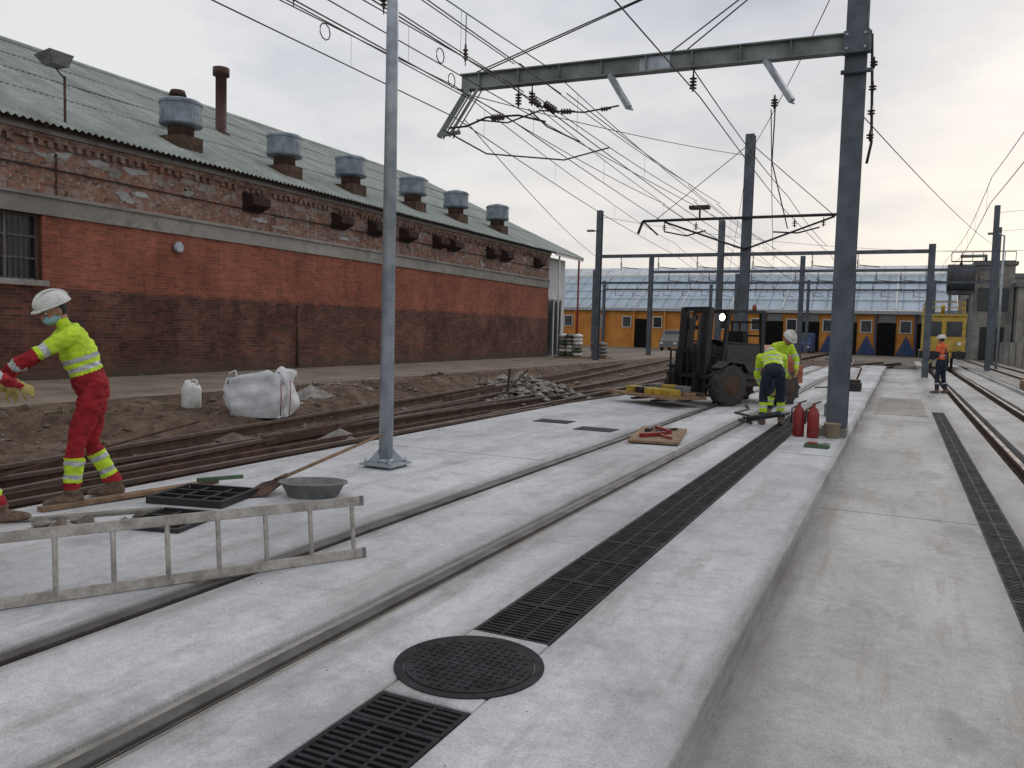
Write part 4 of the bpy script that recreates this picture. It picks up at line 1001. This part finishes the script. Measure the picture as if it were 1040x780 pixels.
J=dict(pelvis=(0,0,.95),chest=(0,.02,1.40),neck=(0,.03,1.47),head=(0,.05,1.60),
 shL=(-.185,.02,1.39),elL=(-.25,.0,1.12),wrL=(-.2,.2,.98),shR=(.185,.02,1.39),elR=(.25,.0,1.11),wrR=(.2,.18,.95),
 hipL=(-.1,0,.9),knL=(-.12,.04,.49),anL=(-.13,.02,.095),toeL=(-.18,.2,.045),hipR=(.1,0,.9),knR=(.13,.0,.49),anR=(.15,-.08,.095),toeR=(.2,.1,.045))
J={k:(v[0]*1.05,v[1]*1.05,v[2]*1.05 if v[2]>.2 else v[2]) for k,v in J.items()}
person('construction_worker',J,(1.18,28.6),(-.8,.5),nav_suit,z0=-.15)
person('construction_worker',J,(-10.5,52),(-.3,-.9),nav_suit,z0=-.1,vox=.02)
# ---------------------------------------------------------------- world, sun, camera
w=bpy.data.worlds.new('World'); scene.world=w; w.use_nodes=True; n=w.node_tree; bg=n.nodes['Background']
el=math.radians(16); 
sk=N(n,'ShaderNodeTexSky',sky_type='NISHITA'); sk.sun_disc=False; sk.sun_elevation=el; sk.sun_rotation=math.radians(12)
tc=N(n,'ShaderNodeTexCoord').outputs['Generated']; s=N(n,'ShaderNodeSeparateXYZ'); n.links.new(tc,s.inputs[0])
zz=mth(n,'ADD',mth(n,'MAXIMUM',s.outputs[2],0.),.16)
cb=N(n,'ShaderNodeCombineXYZ'); n.links.new(mth(n,'DIVIDE',s.outputs[0],zz),cb.inputs[0]); n.links.new(mth(n,'DIVIDE',s.outputs[1],zz),cb.inputs[1])
cl=noi(n,cb.outputs[0],1.3,5,.58); cl2=noi(n,mapg(n,cb.outputs[0],(1,.6,1)),.5,4,.5)
cm=mth(n,'ADD',mth(n,'MULTIPLY',cl,.55),mth(n,'MULTIPLY',cl2,.45))
col=ramp(n,cm,[(.38,(4.9,5.15,5.8)),(.47,(6.2,6.35,6.8)),(.53,(7.1,7.15,7.35)),(.60,(8.1,8.05,8.05))])
dt=N(n,'ShaderNodeVectorMath',operation='DOT_PRODUCT'); n.links.new(tc,dt.inputs[0]); dt.inputs[1].default_value=V((-.10,.97,.2)).normalized()
gl=ramp(n,dt.outputs['Value'],[(.80,0.),(.97,1.)])
zf=ramp(n,s.outputs[2],[(.0,1.),(.36,0.)])
gm=mix(n,1.,mix(n,1.,gl,zf,'MULTIPLY'),ramp(n,cm,[(.4,.5),(.58,.9)]),'MULTIPLY')
col=mix(n,gm,col,(9.0,8.1,7.3))
fin=mix(n,.9,sk.outputs[0],col); n.links.new(fin,bg.inputs[0]); bg.inputs[1].default_value=.105
sl=bpy.data.lights.new('Sun','SUN'); sl.energy=.7; sl.angle=math.radians(25); sl.color=(1,.93,.85)
so=bpy.data.objects.new('Sun',sl); scene.collection.objects.link(so)
sd=V((math.sin(math.radians(12))*math.cos(math.radians(30)),math.cos(math.radians(12))*math.cos(math.radians(30)),math.sin(math.radians(30))))
so.rotation_euler=sd.to_track_quat('Z','Y').to_euler()
f=820;rho=math.radians(1.5);p=math.atan(55.3/f);yaw=math.radians(25.6)
Fv=V((-math.sin(yaw)*math.cos(p),math.cos(yaw)*math.cos(p),-math.sin(p)))
r0=V((math.cos(yaw),math.sin(yaw),0));u0=r0.cross(Fv)
Rv=r0*math.cos(rho)+u0*math.sin(rho);Uv=u0*math.cos(rho)-r0*math.sin(rho)
cam=bpy.data.cameras.new('Camera'); cam.lens=36*820/1040; cam.sensor_width=36; cam.clip_end=5000; cam.clip_start=.05
co=bpy.data.objects.new('Camera',cam); scene.collection.objects.link(co)
co.matrix_world=Matrix(((Rv.x,Uv.x,-Fv.x,0),(Rv.y,Uv.y,-Fv.y,0),(Rv.z,Uv.z,-Fv.z,1.5),(0,0,0,1)))
scene.camera=co
scene.view_settings.view_transform='Standard'; scene.view_settings.look='None'; scene.view_settings.exposure=0
